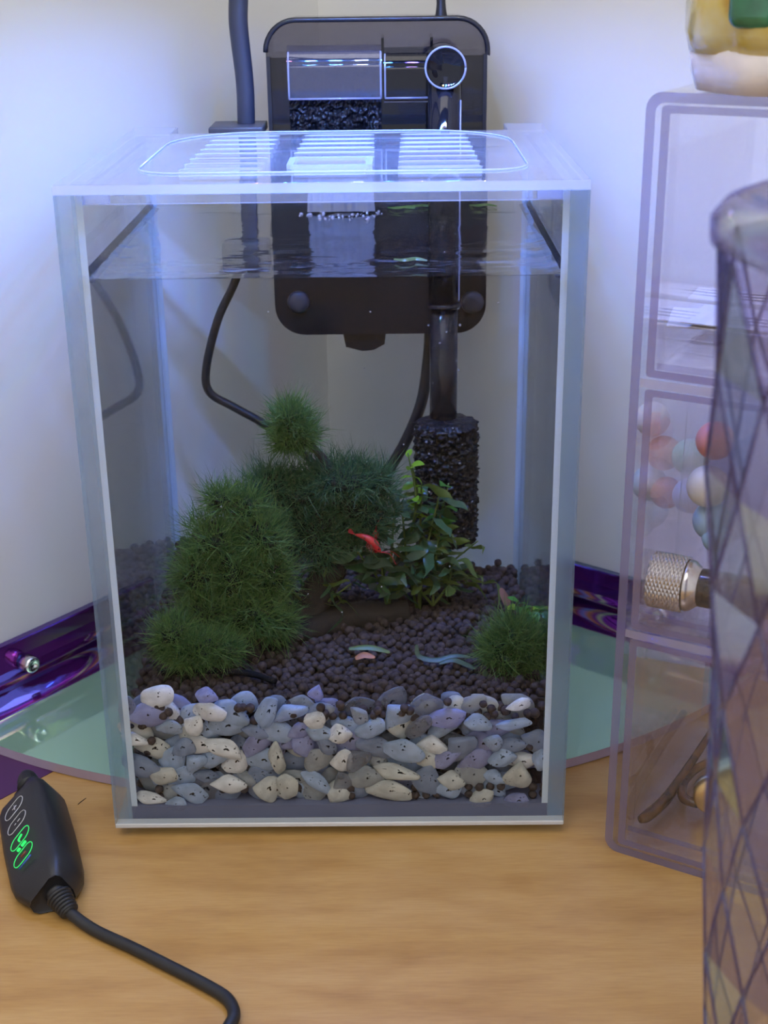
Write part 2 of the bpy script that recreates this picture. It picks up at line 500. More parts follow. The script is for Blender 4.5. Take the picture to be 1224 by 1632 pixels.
poly = [CORNER - DL*0.1 + DR*0.1] + arc
mb = MB()
mb.prism([(p_.x, p_.y) for p_ in poly][::-1], 0.03, 0.4, lambda v: v, 0, side_mi=1)
build(mb, 'shelf_plate', ['film', 'shelf_edge'], shelf)
def flange(dirv, nrm):
    # bent-up back edge: a cove between plate and wall, then an upright strip
    prof = [(0.08, 2.82), (0.10, 2.86), (0.38, 2.86), (0.42, 2.80)]
    prof += [(0.42, 2.2), (0.44, 1.75), (0.52, 1.62), (0.60, 1.5), (0.56, 1.36), (0.50, 1.2)]
    for k in range(19):
        a = math.radians(180 + 90 * k / 18)
        prof.append((1.22 + 0.74 * math.cos(a), 1.142 + 0.74 * math.sin(a)))
    prof += [(0.08, 0.402)]
    mb = MB()
    T = lambda p: CORNER + dirv * p.z + nrm * p.x + ZU * p.y
    n = len(prof)
    vs = [T(Vector((u, v, 12.3))) for u, v in prof] + [T(Vector((u, v, R_SH - 0.2))) for u, v in prof]
    fs = [tuple(range(n)), tuple(range(n, 2*n))[::-1]] + [(k, n+k, n+(k+1)%n, (k+1)%n) for k in range(n)]
    mb.add(vs, fs, 0, False)
    for k in range(2 + 5, 2 + n - 2): mb.sm[k] = True
    o = build(mb, 'back_flange', 'flange', shelf, label='purple iridescent upright back edge screwed to the wall')
    for d in ((19.4,) if nrm is DR else (18.5,)):
        c = T(Vector((0.42, 1.95, d)))
        s = MB().lathe([(0.15, 0), (0.3, 0.02), (0.34, 0.3), (0.34, 0.62), (0.3, 0.72), (0.18, 0.73), (0.15, 0.62)], 20, c, nrm)
        for k in range(6):
            a = k * math.pi / 3
            side = dirv * math.cos(a) + ZU * math.sin(a)
            s.ball(c + nrm * 0.68 + side * 0.24, 0.07, 1)
        build(s, 'screw', 'chrome', o, label='chrome screw')
flange(-DL, DR)
flange(DR, -DL)
# unidentified purple patch, drawn as a thin flat sheet against the shelf
e0, e1 = at(0, 1275, z=0), at(62, 1242, z=0)
dv = (e1 - e0).normalized(); nv = Vector((-dv.y, dv.x, 0))
mb = MB()
pl = [e0 - dv*14, e1 + dv*1.2, e1 + dv*1.2 + nv*4, e0 - dv*14 + nv*5]
mb.prism([(p_.x, p_.y) for p_ in pl], 0.003, 0.026, lambda v: v)
M['purple'] = plain('purple_patch', srgb(78, 40, 84), 0.4, var=0.08)
build(mb, 'purple_patch', 'purple', label='flat dark purple patch on the desk beside the inline controller', cat='sheet')

# ------------------------------------------------------------------ tank
TZ, TH, TD, TW, G = 0.402, 21.3, 13.6, 7.5, 0.5
tank = thing('aquarium_tank', (0, TD/2, TZ), 'small clear rimless glass aquarium standing on the corner shelf', 'aquarium')
E_ = 1
def pane(name, a, b, mi):
    return build(MB().box(a, b, mi), name, ['glass', 'glass_edge', 'silicone', 'glass_in'], tank)
# face order: bottom, top, front, right, back, left
pane('front_pane', (-TW, 0, TZ), (TW, G, TH), [2, 1, 0, 1, 3, 1])
pane('back_pane', (-TW + G, TD - G, TZ), (TW - G, TD, TH), [1, 1, 3, 1, 0, 1])
pane('side_pane', (-TW, G, TZ), (-TW + G, TD, TH), [1, 1, 1, 3, 1, 0])
pane('side_pane', (TW - G, G, TZ), (TW, TD, TH), [1, 1, 1, 0, 1, 3])
M['bottom_glass'] = plain('tank_floor', srgb(108, 112, 136), 0.35, var=0.06)
build(MB().box((-TW + G, G, TZ), (TW - G, TD - G, TZ + 0.5)), 'bottom_pane', 'bottom_glass', tank)
for sx in (-1, 1):
    for (yy, nm) in ((G, 1), (TD - G, -1)):
        x = sx * (TW - G)
        mb = MB()
        poly = [(x, yy), (x - sx * 0.2, yy), (x - sx*0.07, yy + nm*0.07), (x, yy + nm * 0.2)]
        mb.prism(poly, TZ + 0.5, TH - 0.02, lambda v: v)
        build(mb, 'silicone_seam', 'silicone', tank)
mb = MB().rbox((-TW + 0.02, -0.05, TZ), (TW - 0.02, 0.0, TZ + 0.16), 0.02, 2)
M['white_strip'] = clear('base_edge_glow', (0.8, 0.85, 0.95, 1), 0.08, rough=0.2, haze=0.95, haze_col=(0.92, 0.94, 0.97, 1))  # white-blue glow of the pane's bottom edge put into the haze colour
build(mb, 'base_strip', 'white_strip', tank, label='bottom edge of the front pane with its white glow put into the colour')

# lid
LZ0, LZ1 = TH + 0.004, TH + 0.3
lid = thing('tank_lid', (0, 6, LZ0), 'clear acrylic lid with rows of vent slots resting on the tank rim', 'lid')
outer = [(-7.5, 0.0), (7.5, 0.0), (7.5, 13.6), (6.1, 13.6), (6.1, 11.62), (-5.9, 11.62), (-5.9, 13.6), (-7.5, 13.6)]
holes = []
for (x0, x1) in ((-4.35, -1.85), (-1.2, 1.45), (2.15, 4.65)):
    for r in range(8):
        yy = 2.5 + r * 1.12
        sh = 0.02 * r
        if x0 == -1.2 and r < 2:
            continue
        holes.append(rrect(x0 + sh, x1 - sh * 0.5, yy, yy + 0.5, 0.24, 4))
holes.append(rrect(-0.95, 1.2, 2.75, 4.25, 0.12, 3))
bm = sheet_with_holes([outer] + holes, LZ0, LZ1, 0.035)
mb = MB().take(bm, 0, None, False)
for i, f in enumerate(mb.f):
    n_ = (mb.v[f[1]] - mb.v[f[0]]).cross(mb.v[f[2]] - mb.v[f[0]])
    if n_.length > 0 and abs(n_.normalized().z) < 0.9:
        mb.mi[i] = 1
build(mb, 'lid_plate', ['lid', 'lid_edge'], lid)
ring = [Vector((x, y, LZ1 + 0.03)) for x, y in rrect(-5.55, 6.0, 1.75, 11.5, [1.2, 1.2, 3.2, 3.2], 8)]
mb = MB().tube(ring + [ring[0]], 0.03, 6, res=1)
build(mb, 'recess_lip', 'lid_edge', lid)
mb = MB()
mb.take(sheet_with_holes([rrect(-1.15, 1.4, 2.55, 4.45, 0.2, 4), rrect(-0.95, 1.2, 2.75, 4.25, 0.12, 3)], LZ1, LZ1 + 0.1), 0, None, False)
build(mb, 'feeding_hatch_frame', 'lid_edge', lid)
mb = MB()
for a, b in (((-6.95, 0.56, 20.95), (6.95, 0.72, LZ0)), ((-6.95, 0.72, 20.95), (-6.79, 12.4, LZ0)), ((6.79, 0.72, 20.95), (6.95, 12.4, LZ0))):
    mb.box(a, b, [1, 0, 0, 0, 0, 0])
build(mb, 'locating_rim', ['lid', 'lid_edge'], lid)
for sx in (-1, 1):
    mb = MB().box((sx*6.45 - 0.35, 0.74, 20.95), (sx*6.45 + 0.35, 1.0, LZ0), 0)
    build(mb, 'corner_block', 'lid_edge', lid)

# water
WZ = 18.7
mb = MB()
nx, ny = 30, 26
vs, fs = [], []
x0, x1, y0, y1 = -6.99, 6.99, 0.51, 13.09
for j in range(ny + 1):
    for i in range(nx + 1):
        x = x0 + (x1 - x0) * i / nx; y = y0 + (y1 - y0) * j / ny
        d = min(x - x0, x1 - x, y - y0, y1 - y)
        z = WZ + 0.13 * math.exp(-d / 0.14) + 0.03 * noise.noise(Vector((x * 0.9, y * 0.9, 1)))
        z += 0.09 * math.exp(-((x - 0.2) ** 2 + (y - 12.2) ** 2) / 3.0) * math.sin(4 * math.hypot(x - 0.2, y - 12.4))
        vs.append((x, y, z))
for j in range(ny):
    for i in range(nx):
        a = j * (nx + 1) + i
        fs.append((a, a + 1, a + nx + 2, a + nx + 1))
mb.add(vs, fs, 0, True)
zb = 0.91
def skirt(idx, mi):
    mb.add([vs[k] for k in idx] + [(vs[k][0], vs[k][1], zb) for k in idx], [(k + 1, k, len(idx) + k, len(idx) + k + 1) for k in range(len(idx) - 1)], mi)
skirt([i for i in range(nx + 1)], 1)
skirt([ny * (nx + 1) + i for i in range(nx + 1)][::-1], 1)
skirt([j * (nx + 1) for j in range(ny + 1)][::-1], 2)
skirt([j * (nx + 1) + nx for j in range(ny + 1)], 2)
M['meniscus'] = clear('meniscus', (0.55, 0.55, 0.58, 1), 0.04, rough=0.1)
for sx in (-1, 1):
    x = sx * 6.985
    mb.prism([(x, WZ + 0.32), (x, WZ - 0.02), (x - sx * 0.3, WZ + 0.03), (x - sx * 0.1, WZ + 0.1)], 0.6, 13.0, lambda v: Vector((v.x, v.z, v.y)), 3)
build(mb, 'tank_water', ['water_top', 'water_front', 'water_side', 'meniscus'], label='slightly cloudy water filling most of the tank', cat='water', kind='stuff')

# ------------------------------------------------------------------ soil
def soil_h(x, y):
    v = max(0.0, min(1.0, (y - 1.0) / 12))
    h = 4.45 + (5.05 - 0.085 * (x + 7) - 4.45) * v
    h += 0.22 * noise.noise(Vector((x * 0.35, y * 0.35, 3.3)))
    h += 0.35 * math.exp(-((x + 6.6) ** 2 + (y - 12.4) ** 2) / 1.6)
    if y < 1.7:
        h -= (1.7 - y) * 0.5 + 0.25 * noise.noise(Vector((x * 0.9, 0, 8)))
    return h
bead_mb = MB().ball((0, 0, 0), 1.0, 2)
BV = [v.copy() for v in bead_mb.v]; BF = [list(f) for f in bead_mb.f]
beads = []
SP = 0.335
row = 0
y = 0.95
while y < 13.0:
    x = -6.82 + (SP / 2 if row % 2 else 0)
    while x < 6.85:
        bx, by = x + random.uniform(-.06, .06), y + random.uniform(-.06, .06)
        rr = random.uniform(0.125, 0.185)
        beads.append((bx, by, soil_h(bx, by) + random.uniform(-0.1, 0.07), rr))
        if random.random() < 0.10:
            beads.append((bx + 0.15, by + 0.1, soil_h(bx, by) + 0.2, rr))
        x += SP
    y += SP * 0.87; row += 1
for zz in [z_ * 0.33 + 1.1 for z_ in range(11)]:            # the face of the soil behind the pebbles
    x = -6.82
    while x < 6.85:
        h = soil_h(x, 1.4)
        if zz < h:
            beads.append((x + random.uniform(-.06, .06), 1.56 + random.uniform(-.05, .05), zz + random.uniform(-.05, .05), random.uniform(.14, .18)))
        x += SP
for x in [k * 0.36 - 6.8 for k in range(39)]:                 # sand filling the corners by the pane
    for zz in (1.1, 1.4):
        if random.random() < 0.35 or x > 6.2:
            beads.append((x, 0.72 + random.uniform(0, .1), zz, 0.15))
for k in range(26):                                           # beads tumbled among the upper pebbles
    x = random.uniform(-6.7, 6.7)
    beads.append((x, random.uniform(0.68, 0.8), random.uniform(4.15, 4.75) if abs(x) < 6 else random.uniform(1.2, 4.3), random.uniform(.13, .17)))
def bead_seen(b):
    u = Vector((b[0], b[1], b[2])) - CAM
    return u.dot(fw)
top = [b for b in beads if b[2] > soil_h(b[0], max(b[1], 1.0)) - 0.14 and b[1] > 0.9]
top.sort(key=bead_seen)
single = set(id(b) for b in top[:300])
bead_meshes = []
for k in range(5):
    mbk = MB()
    off = Vector((k * 3.1, 0, 0))
    mbk.add([v * (1 + 0.13 * noise.noise(v * 1.3 + off)) for v in BV], BF, 0, True)
    bead_meshes.append((mbk, mbk.mesh('soil_bead', Vector((0, 0, 0)), [M['soil']])))
rest = MB()
for b in beads:
    k = random.randrange(5)
    rot = Matrix.Rotation(random.uniform(0, 6.28), 3, 'Z') @ Matrix.Rotation(random.uniform(0, 3.14), 3, 'X')
    if id(b) in single:
        o = bpy.data.objects.new('soil_bead', bead_meshes[k][1])
        o.location = Vector(b[:3]) * S
        o.scale = (b[3],) * 3
        o.rotation_euler = rot.to_euler()
        COL.objects.link(o)
        tag(o, 'round dark brown soil bead on the soil surface near the front pane', 'soil bead', 'soil beads near the front pane')
    else:
        rest.add([rot @ v * b[3] + Vector(b[:3]) for v in bead_meshes[k][0].v], BF, 0, True)
# packed soil underneath
gx, gy = 34, 30
vs, fs = [], []
for j in range(gy + 1):
    for i in range(gx + 1):
        x = -6.9 + 13.8 * i / gx; y = 1.66 + 11.34 * j / gy
        vs.append((x, y, soil_h(x, y) - 0.16))
for j in range(gy):
    for i in range(gx):
        a = j * (gx + 1) + i
        fs.append((a, a + 1, a + gx + 2, a + gx + 1))
rest.add(vs, fs)
rest.add([vs[i] for i in range(gx + 1)] + [(vs[i][0], vs[i][1], 0.92) for i in range(gx + 1)], [(k + 1, k, gx + 1 + k, gx + 2 + k) for k in range(gx)])
for sx in (0, gx):
    col_ = [j * (gx + 1) + sx for j in range(gy + 1)]
    rest.add([vs[i] for i in col_] + [(vs[i][0], vs[i][1], 0.92) for i in col_], [(k, k + 1, gy + 2 + k, gy + 1 + k) for k in range(gy)])
build(rest, 'soil_bed', 'soil', label='deep bed of dark brown soil beads filling the tank floor', cat='soil', kind='stuff')

# ------------------------------------------------------------------ pebbles against the front pane
def pebble_shape(seed):
    bm = bmesh.new()
    bmesh.ops.create_icosphere(bm, subdivisions=3, radius=1)
    rnd = random.Random(seed)
    off = Vector((seed * 5.17, seed * 1.3, 0))
    cuts = [(Vector((rnd.uniform(-1, 1), rnd.uniform(-.5, .5), rnd.uniform(-1, 1))).normalized(), rnd.uniform(0.5, 0.8)) for _ in range(8)]
    for v in bm.verts:
        c = v.co * (1 + 0.28 * noise.noise(v.co * 0.9 + off) + 0.06 * noise.noise(v.co * 2.5 + off))
        for n_, d in cuts:
            e = c.dot(n_) - d
            if e > 0: c -= n_ * e * 0.75
        v.co = c
    lo = [min(v.co[i] for v in bm.verts) for i in range(3)]; hi = [max(v.co[i] for v in bm.verts) for i in range(3)]
    for v in bm.verts:
        v.co = Vector([(v.co[i] - (lo[i] + hi[i]) / 2) / ((hi[i] - lo[i]) / 2) for i in range(3)])
    return MB().take(bm)
PSH = [pebble_shape(k) for k in range(16)]
PCACHE = {}
def pebble(x, y, z, rx, ry, rz, tilt, shape, mat, label):
    key = (shape, mat)
    if key not in PCACHE:
        PCACHE[key] = PSH[shape].mesh('pebble', Vector((0, 0, 0)), [ST[mat]])
    o = bpy.data.objects.new('pebble', PCACHE[key])
    o.location = Vector((x, y, z)) * S
    o.scale = (rx, ry, rz)
    o.rotation_euler = (random.uniform(-.2, .2), tilt, random.uniform(-.15, .15))
    COL.objects.link(o)
    tag(o, label, 'pebble', 'pebbles behind the front pane')
def px2(px, py):
    p_ = at(px, py, y=0.85); return p_.x, p_.z
# the ones that stand out: px, py, half width, half height, tilt, material, label
FEAT = [(252, 1108, 25, 17, -.15, 0, 'big bright white pebble at the top by the controller-side pane'),
 (825, 1119, 19, 10, -.2, 0, 'small bright white pebble lying up on the soil below the moss ball'),
 (335, 1131, 25, 15, .25, 0, 'egg-shaped white pebble with one dark speck below the lower moss tuft'),
 (541, 1166, 18, 17, -.5, 0, 'glossy white pebble with a dark dot in the middle of the top layer'),
 (310, 1150, 16, 17, .5, 0, 'small white pebble next to the egg-shaped one'),
 (216, 1174, 21, 11, .15, 0, 'flat white pebble close to the controller-side pane'),
 (503, 1143, 16, 16, .6, 0, 'white angular pebble half under tumbled soil beads'),
 (763, 1147, 22, 14, .1, 2, 'bright blue pebble at the top of the layer below the moss ball'),
 (711, 1141, 30, 16, -.1, 6, 'wide lavender blue pebble just under the soil'),
 (505, 1101, 12, 12, .4, 6, 'small vivid blue pebble poking out of the soil'),
 (330, 1106, 17, 13, .1, 6, 'small blue pebble poking out of the soil under the lower moss tuft'),
 (425, 1130, 15, 27, .35, 2, 'tall pale blue pebble leaning at the top of the layer'),
 (262, 1232, 22, 18, .1, 1, 'square cream pebble with a dark rim near the controller side'),
 (303, 1260, 29, 19, .25, 2, 'large pale blue pebble resting on the tank floor'),
 (365, 1245, 28, 15, .05, 0, 'long white pebble with dark flecks near the floor'),
 (243, 1268, 24, 11, .2, 0, 'long white pebble lying on the floor by the controller side'),
 (283, 1277, 17, 12, -.3, 2, 'rounded pale blue pebble on the floor in the corner'),
 (425, 1252, 20, 22, .3, 1, 'cream pebble with black flecks on the floor'),
 (457, 1250, 18, 23, 0, 1, 'cream square pebble beside the flecked one'),
 (442, 1205, 12, 32, -.1, 1, 'tall thin cream pebble standing upright'),
 (640, 1190, 36, 19, .1, 2, 'large flat pale blue pebble with soil beads on its rim'),
 (632, 1226, 36, 14, .05, 1, 'wide cream pebble with a row of black specks'),
 (620, 1254, 36, 18, .15, 1, 'big folded cream pebble near the floor'),
 (682, 1238, 25, 24, .4, 3, 'big blue grey pebble below the orange leaf'),
 (768, 1268, 19, 17, -.2, 1, 'cream pebble with black speckles on the floor'),
 (826, 1230, 22, 24, .2, 1, 'large ridged cream pebble near the drawer-side pane'),
 (863, 1205, 15, 20, -.1, 2, 'upright pale blue pebble by the drawer-side pane'),
 (822, 1271, 20, 12, 0, 6, 'dark lavender pebble with a shiny dot on the floor'),
 (818, 1150, 27, 9, -.12, 2, 'narrow light blue pebble at the top beside the bright blue one'),
 (785, 1180, 16, 15, .3, 2, 'fan-shaped pale blue pebble in the upper layer'),
 (235, 1135, 33, 20, 0, 6, 'translucent lavender pebble right below the big white one'),
 (205, 1127, 14, 24, .2, 4, 'clear oval pebble against the controller-side pane')]
placed = []
for i, (px, py, hw, hh, tl, mt, lb) in enumerate(FEAT):
    x, z = px2(px, py)
    k = 1 / 47.5
    placed.append((x, z, max(hw, hh) * k * 0.8))
    pebble(x, 0.68 if py > 1125 or px == 825 else 0.75, z, hw * k * 1.08, 0.15, hh * k * 1.08, tl, i % 16, mt, lb)
BACK = [0, 0]
LAYERS = ['bottom', 'second', 'third', 'fourth', 'fifth', 'top']
NUM = ['first', 'second', 'third', 'fourth', 'fifth', 'sixth', 'seventh', 'eighth', 'ninth', 'tenth', 'eleventh', 'twelfth', 'thirteenth', 'fourteenth', 'fifteenth', 'sixteenth', 'seventeenth', 'eighteenth', 'nineteenth', 'twentieth', 'twenty-first', 'twenty-second']
SIZE = ['small', 'medium', 'large']
prnd = random.Random(21)
for L_ in range(6):
    z0 = 1.18 + L_ * 0.62
    n = 0
    x = -6.55 + (0.4 if L_ % 2 else 0)
    while x < 6.6:
        hw = prnd.uniform(0.38, 0.72); hh = prnd.uniform(0.28, 0.5)
        xx = x + prnd.uniform(-.1, .1); zz = z0 + prnd.uniform(-.14, .14)
        hid = min([((xx - a) ** 2 + (zz - b) ** 2) ** .5 - r for a, b, r in placed])
        x += hw * 1.3 + 0.08
        if hid < -0.12 or (L_ == 5 and prnd.random() < 0.35) or (L_ == 0 and xx > 5.9):
            continue
        mat = prnd.choice([0, 2, 2, 2, 3, 3, 3, 4, 4, 5, 5, 6, 6, 2, 1] if L_ > 1 else [0, 1, 2, 2, 3, 3, 4, 5, 5, 2])
        yy = 0.95 if hid < 0.25 else prnd.choice([0.72, 0.85])
        sz = SIZE[0 if hw * hh < 0.13 else 1 if hw * hh < 0.2 else 2]
        lb = '%s %s pebble, %s along the %s layer from the controller side' % (sz, ST_WORDS[mat], NUM[n], LAYERS[L_])
        pebble(xx, yy, max(zz, 0.93 + hh * 0.8), hw, 0.16, hh, prnd.uniform(-.8, .8), prnd.randrange(16), mat, lb)
        n += 1

for L_ in range(5):                                           # broad chips further in, filling the gaps
    z0 = 1.35 + L_ * 0.74
    x = -6.3 + (0.45 if L_ % 2 else 0)
    n = 0
    while x < 6.4:
        hw = prnd.uniform(0.5, 0.72); hh = prnd.uniform(0.36, 0.5)
        mat = prnd.choice([3, 3, 5, 5, 4, 4, 2, 6, 1])
        pebble(x, 1.2, z0 + prnd.uniform(-.1, .1), hw, 0.16, hh, prnd.uniform(-.7, .7), prnd.randrange(16), mat,
               'broad %s rear pebble, %s along the %s layer from the controller side' % (ST_WORDS[mat], NUM[n], LAYERS[L_] if L_ < 4 else 'top'))
        n += 1
        x += hw * 1.55 + 0.1

# ------------------------------------------------------------------ hang-on filter
hf = thing('hang_on_filter', (1.45, 15.8, 12.9), 'smoked black hang-on filter box behind the tank with a foam insert', 'filter')
XZ = lambda v: Vector((v.x, v.z, v.y))                # (u, v, d) -> x, depth, height
M['smoke_light'] = clear('light_smoked_plastic', (0.46, 0.44, 0.47, 1), 0.04, rough=0.04, haze=0.06, haze_col=(0.3, 0.28, 0.33, 1))
mb = MB().prism(rrect(-2.62, 5.58, 13.6, 20.6, [1.15, 1.15, 0.05, 0.05], 8)[::-1], 13.95, 17.7, XZ)
M['housing'] = plain('black_housing', (0.011, 0.011, 0.014, 1), 0.3, var=0.1, spec=0.15)
build(mb, 'lower_housing', 'housing', hf)
mb = MB().prism(rrect(-2.5, 5.45, 20.61, 23.95, 0.05, 2)[::-1], 14.1, 17.6, XZ, 0, side_mi=1)
build(mb, 'upper_housing', ['smoke', 'smoke_dark'], hf)
mb = MB().prism(rrect(-2.58, 5.5, 23.96, 25.25, [0.05, 0.05, 1.1, 1.1], 8)[::-1], 14.0, 17.7, XZ, 0, side_mi=1)
build(mb, 'filter_cover', ['smoke_light', 'smoke'], hf)
rim = [Vector((x, 14.0, z)) for x, z in rrect(-2.58, 5.5, 23.96, 25.25, [0.05, 0.05, 1.1, 1.1], 8)]
mb = MB().tube(rim[16:] + rim[:8] if False else [p_ for p_ in rim[14:]], 0.10, 6, res=1)
build(mb, 'cover_rim', 'black_gloss', hf)
for x in (-2.5, 5.42):
    build(MB().box((x - 0.07, 13.92, 20.7), (x + 0.07, 14.2, 24.0)), 'side_rib', 'black_gloss', hf)
# clear front compartments
def compartment(x0, x1, z0, z1, mat):
    prof = [(14.6, z0), (13.72, z0), (13.72, z1 - 0.75)]
    for k in range(9):
        a = math.radians(90 * k / 8)
        prof.append((13.72 + 0.75 - 0.75 * math.cos(a), z1 - 0.75 + 0.75 * math.sin(a)))
    prof.append((14.6, z1))
    mb = MB()
    n = len(prof)
    A_ = [Vector((x0, a, b)) for a, b in prof]; B_ = [Vector((x1, a, b)) for a, b in prof]
    mb.add(A_, [tuple(range(n))]); mb.add(B_, [tuple(range(n))[::-1]])
    for k in (0, 1, n - 2, n - 1):
        mb.add([A_[k], A_[(k + 1) % n], B_[(k + 1) % n], B_[k]], [(3, 2, 1, 0)])
    m_ = n - 3
    mb.add(A_[2:n - 1] + B_[2:n - 1], [(m_ + k, m_ + k + 1, k + 1, k) for k in range(m_ - 1)], 0, True)
    o = build(mb, 'spill_cover', mat, hf)
    for x in (x0 + 0.06, x1 - 0.06):
        build(MB().tube([(x, 13.71, z0 + 0.03), (x, 13.71, z1 - 0.75), (x, 13.95, z1 - 0.2)], 0.035, 6), 'edge_line', 'brightline', o)
    build(MB().tube([(x0 + 0.05, 13.71, z0 + 0.02), (x1 - 0.05, 13.71, z0 + 0.02)], 0.04, 6), 'edge_line', 'brightline', o)
compartment(-1.82, 1.66, 22.5, 24.35, 'clearbox')
compartment(1.70, 3.42, 22.5, 24.25, 'smoke')
build(MB().box((1.72, 13.9, 20.7), (3.4, 14.05, 22.36), 0), 'front_panel', 'smoke_dark', hf)
build(MB().tube([(1.72, 13.9, 22.37), (3.4, 13.9, 22.37)], 0.03, 6), 'edge_line', 'brightline', hf)
for x in (1.68, 3.46):
    build(MB().box((x - 0.05, 13.95, 20.7), (x + 0.05, 16.5, 24.6)), 'divider', 'smoke_dark', hf)
# foam block, lumpy open cells
mb = MB()
nx, nz = 110, 74
vs, fs = [], []
for j in range(nz + 1):
    for i in range(nx + 1):
        x = -1.78 + 3.4 * i / nx; z = 20.9 + 2.75 * j / nz
        q = Vector((x * 5.2, 0, z * 4.2))
        d = 0.22 * noise.noise(q) + 0.14 * noise.noise(q * 2.1)
        vs.append((x, 13.98 + d * 0.55 + (0.75 if z > 22.55 else 0), z))
for j in range(nz):
    for i in range(nx):
        a = j * (nx + 1) + i
        fs.append((a, a + 1, a + nx + 2, a + nx + 1))
mb.add(vs, fs, 0, True)
mb.box((-1.78, 15.0, 20.9), (1.62, 16.8, 23.6))
build(mb, 'foam_insert', 'foam', hf, label='coarse black filter foam with glistening cells')
# intake tee, pipe and joint
kx = at(711, 108, y=11.6)
px_ = kx.x - 0.02
IY = 12.2
mb = MB().tube([(px_, 15.0, kx.z), (px_, 13.4, kx.z), (px_, IY, kx.z - 0.02), (px_, 11.75, kx.z - 0.02)], 0.66, 20, res=2)
build(mb, 'intake_tee', 'smoke_dark', hf)
mb = MB().lathe([(0.60, 0.0), (0.72, 0.03), (0.72, 0.14), (0.66, 0.17), (0.62, 0.12), (0.1, 0.10)], 36, (px_, 11.72, kx.z), (0, -1, 0))
build(mb, 'flow_knob', ['smoke_dark'], hf, label='round clear flow knob')
mb = MB().tube([(px_ + 0.70 * math.cos(a), 11.56, kx.z + 0.70 * math.sin(a)) for a in [k * math.pi / 18 for k in range(37)]], 0.04, 6, res=1)
build(mb, 'knob_ring', 'brightline', hf)
build(MB().tube([(px_, IY, kx.z - 0.3), (px_, IY, 15.2)], 0.60, 24), 'upper_intake_pipe', 'pipe', hf)
build(MB().tube([(px_, IY, 15.2), (px_, IY, 9.2)], 0.53, 24), 'lower_intake_pipe', 'pipe', hf)
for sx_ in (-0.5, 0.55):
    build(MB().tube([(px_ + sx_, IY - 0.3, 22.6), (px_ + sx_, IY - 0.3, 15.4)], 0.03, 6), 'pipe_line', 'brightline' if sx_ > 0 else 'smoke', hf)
build(MB().lathe([(0.60, 0), (0.64, 0.02), (0.64, 0.2), (0.60, 0.22)], 24, (px_, IY, 15.05)), 'pipe_joint', 'pipe', hf)
for p_ in (at(476, 482, y=13.9), at(753, 482, y=13.9)):
    build(MB().lathe([(0.45, 0), (0.42, 0.12), (0.3, 0.2), (0.1, 0.2)], 24, (p_.x, 13.95, p_.z), (0, -1, 0)), 'suction_cup', 'graphite', hf)
mb = MB().prism([(0.0, 13.58), (1.68, 13.58), (1.62, 13.15), (1.2, 12.92), (0.75, 12.88), (0.1, 13.05)], 14.1, 16.0, XZ)
build(mb, 'pump_cap', 'housing', hf)
# spout and falling water
mb = MB().prism([(14.2, 21.45), (12.85, 21.38), (12.3, 21.1), (12.3, 21.17), (12.85, 21.48), (14.2, 21.57)], -1.1, 1.5, lambda v: Vector((v.z, v.x, v.y)))
build(mb, 'spout', 'smoke', hf)
mb = MB()
vs, fs = [], []
n1, n2 = 40, 14
for j in range(n2 + 1):
    for i in range(n1 + 1):
        u = i / n1; v_ = j / n2
        x = (-0.95 + 2.2 * u) * (1 + 0.12 * v_) - 0.05
        z = 21.15 - 2.4 * v_
        y = 12.33 - 0.55 * math.sqrt(v_) + 0.09 * noise.noise(Vector((x * 4.5, v_ * 0.8, 5)))
        vs.append((x, y, z))
for j in range(n2):
    for i in range(n1):
        a = j * (n1 + 1) + i
        fs.append((a, a + n1 + 1, a + n1 + 2, a + 1))
mb.add(vs, fs, 0, True)
build(mb, 'falling_water', 'water_fall', label='thin sheet of water falling from the filter spout into the tank', cat='water', kind='stuff')
# cords of the filter
c = [at(686, 520, y=15.0), at(683, 570, y=15.0), at(672, 640, y=15.1), at(648, 700, y=15.2), at(618, 752, y=15.4), at(570, 830, y=15.6), at(520, 930, y=16.2)]
build(MB().tube([c[0] + Vector((0, 0, 0.6))] + c, 0.24, 10), 'power_cord', 'rubber', hf)
build(MB().tube([at(703, 30, y=15.2), at(703, 6, y=15.2), at(702, -60, y=15.4), at(706, -260, y=16)], [0.26, 0.17, 0.17, 0.17], 10), 'hanging_cord', 'black', hf)

# intake sponge
sp = MB()
bm = bmesh.new()
segA, segZ = 130, 150
vs, fs = [], []
SY, SR, SZ0, SZ1 = 11.72, 1.18, 5.75, 10.75
sxc = at(711, 770, y=SY).x
def spd(a, z):
    q = Vector((math.cos(a) * 7.2, math.sin(a) * 7.2, z * 6.0))
    return 0.16 * noise.noise(q) + 0.14 * noise.noise(q * 1.9 + Vector((7, 3, 1)))
for j in range(segZ + 1):
    z = SZ0 + (SZ1 - SZ0) * j / segZ
    e = min(1.0, 0.82 + min(j, segZ - j) * 0.045)
    for i in range(segA):
        a = 2 * math.pi * i / segA
        r = SR * e + spd(a, z)
        vs.append((sxc + r * math.cos(a), SY + r * math.sin(a), z))
for j in range(segZ):
    for i in range(segA):
        fs.append((j*segA+i, j*segA+(i+1)%segA, (j+1)*segA+(i+1)%segA, (j+1)*segA+i))
fs.append(list(range(segA))[::-1]); fs.append([segZ*segA+i for i in range(segA)])
sp.add(vs, fs, 0, True)
sponge = build(sp, 'intake_sponge', 'foam', label='black cylindrical foam sponge slipped over the filter intake', cat='sponge')

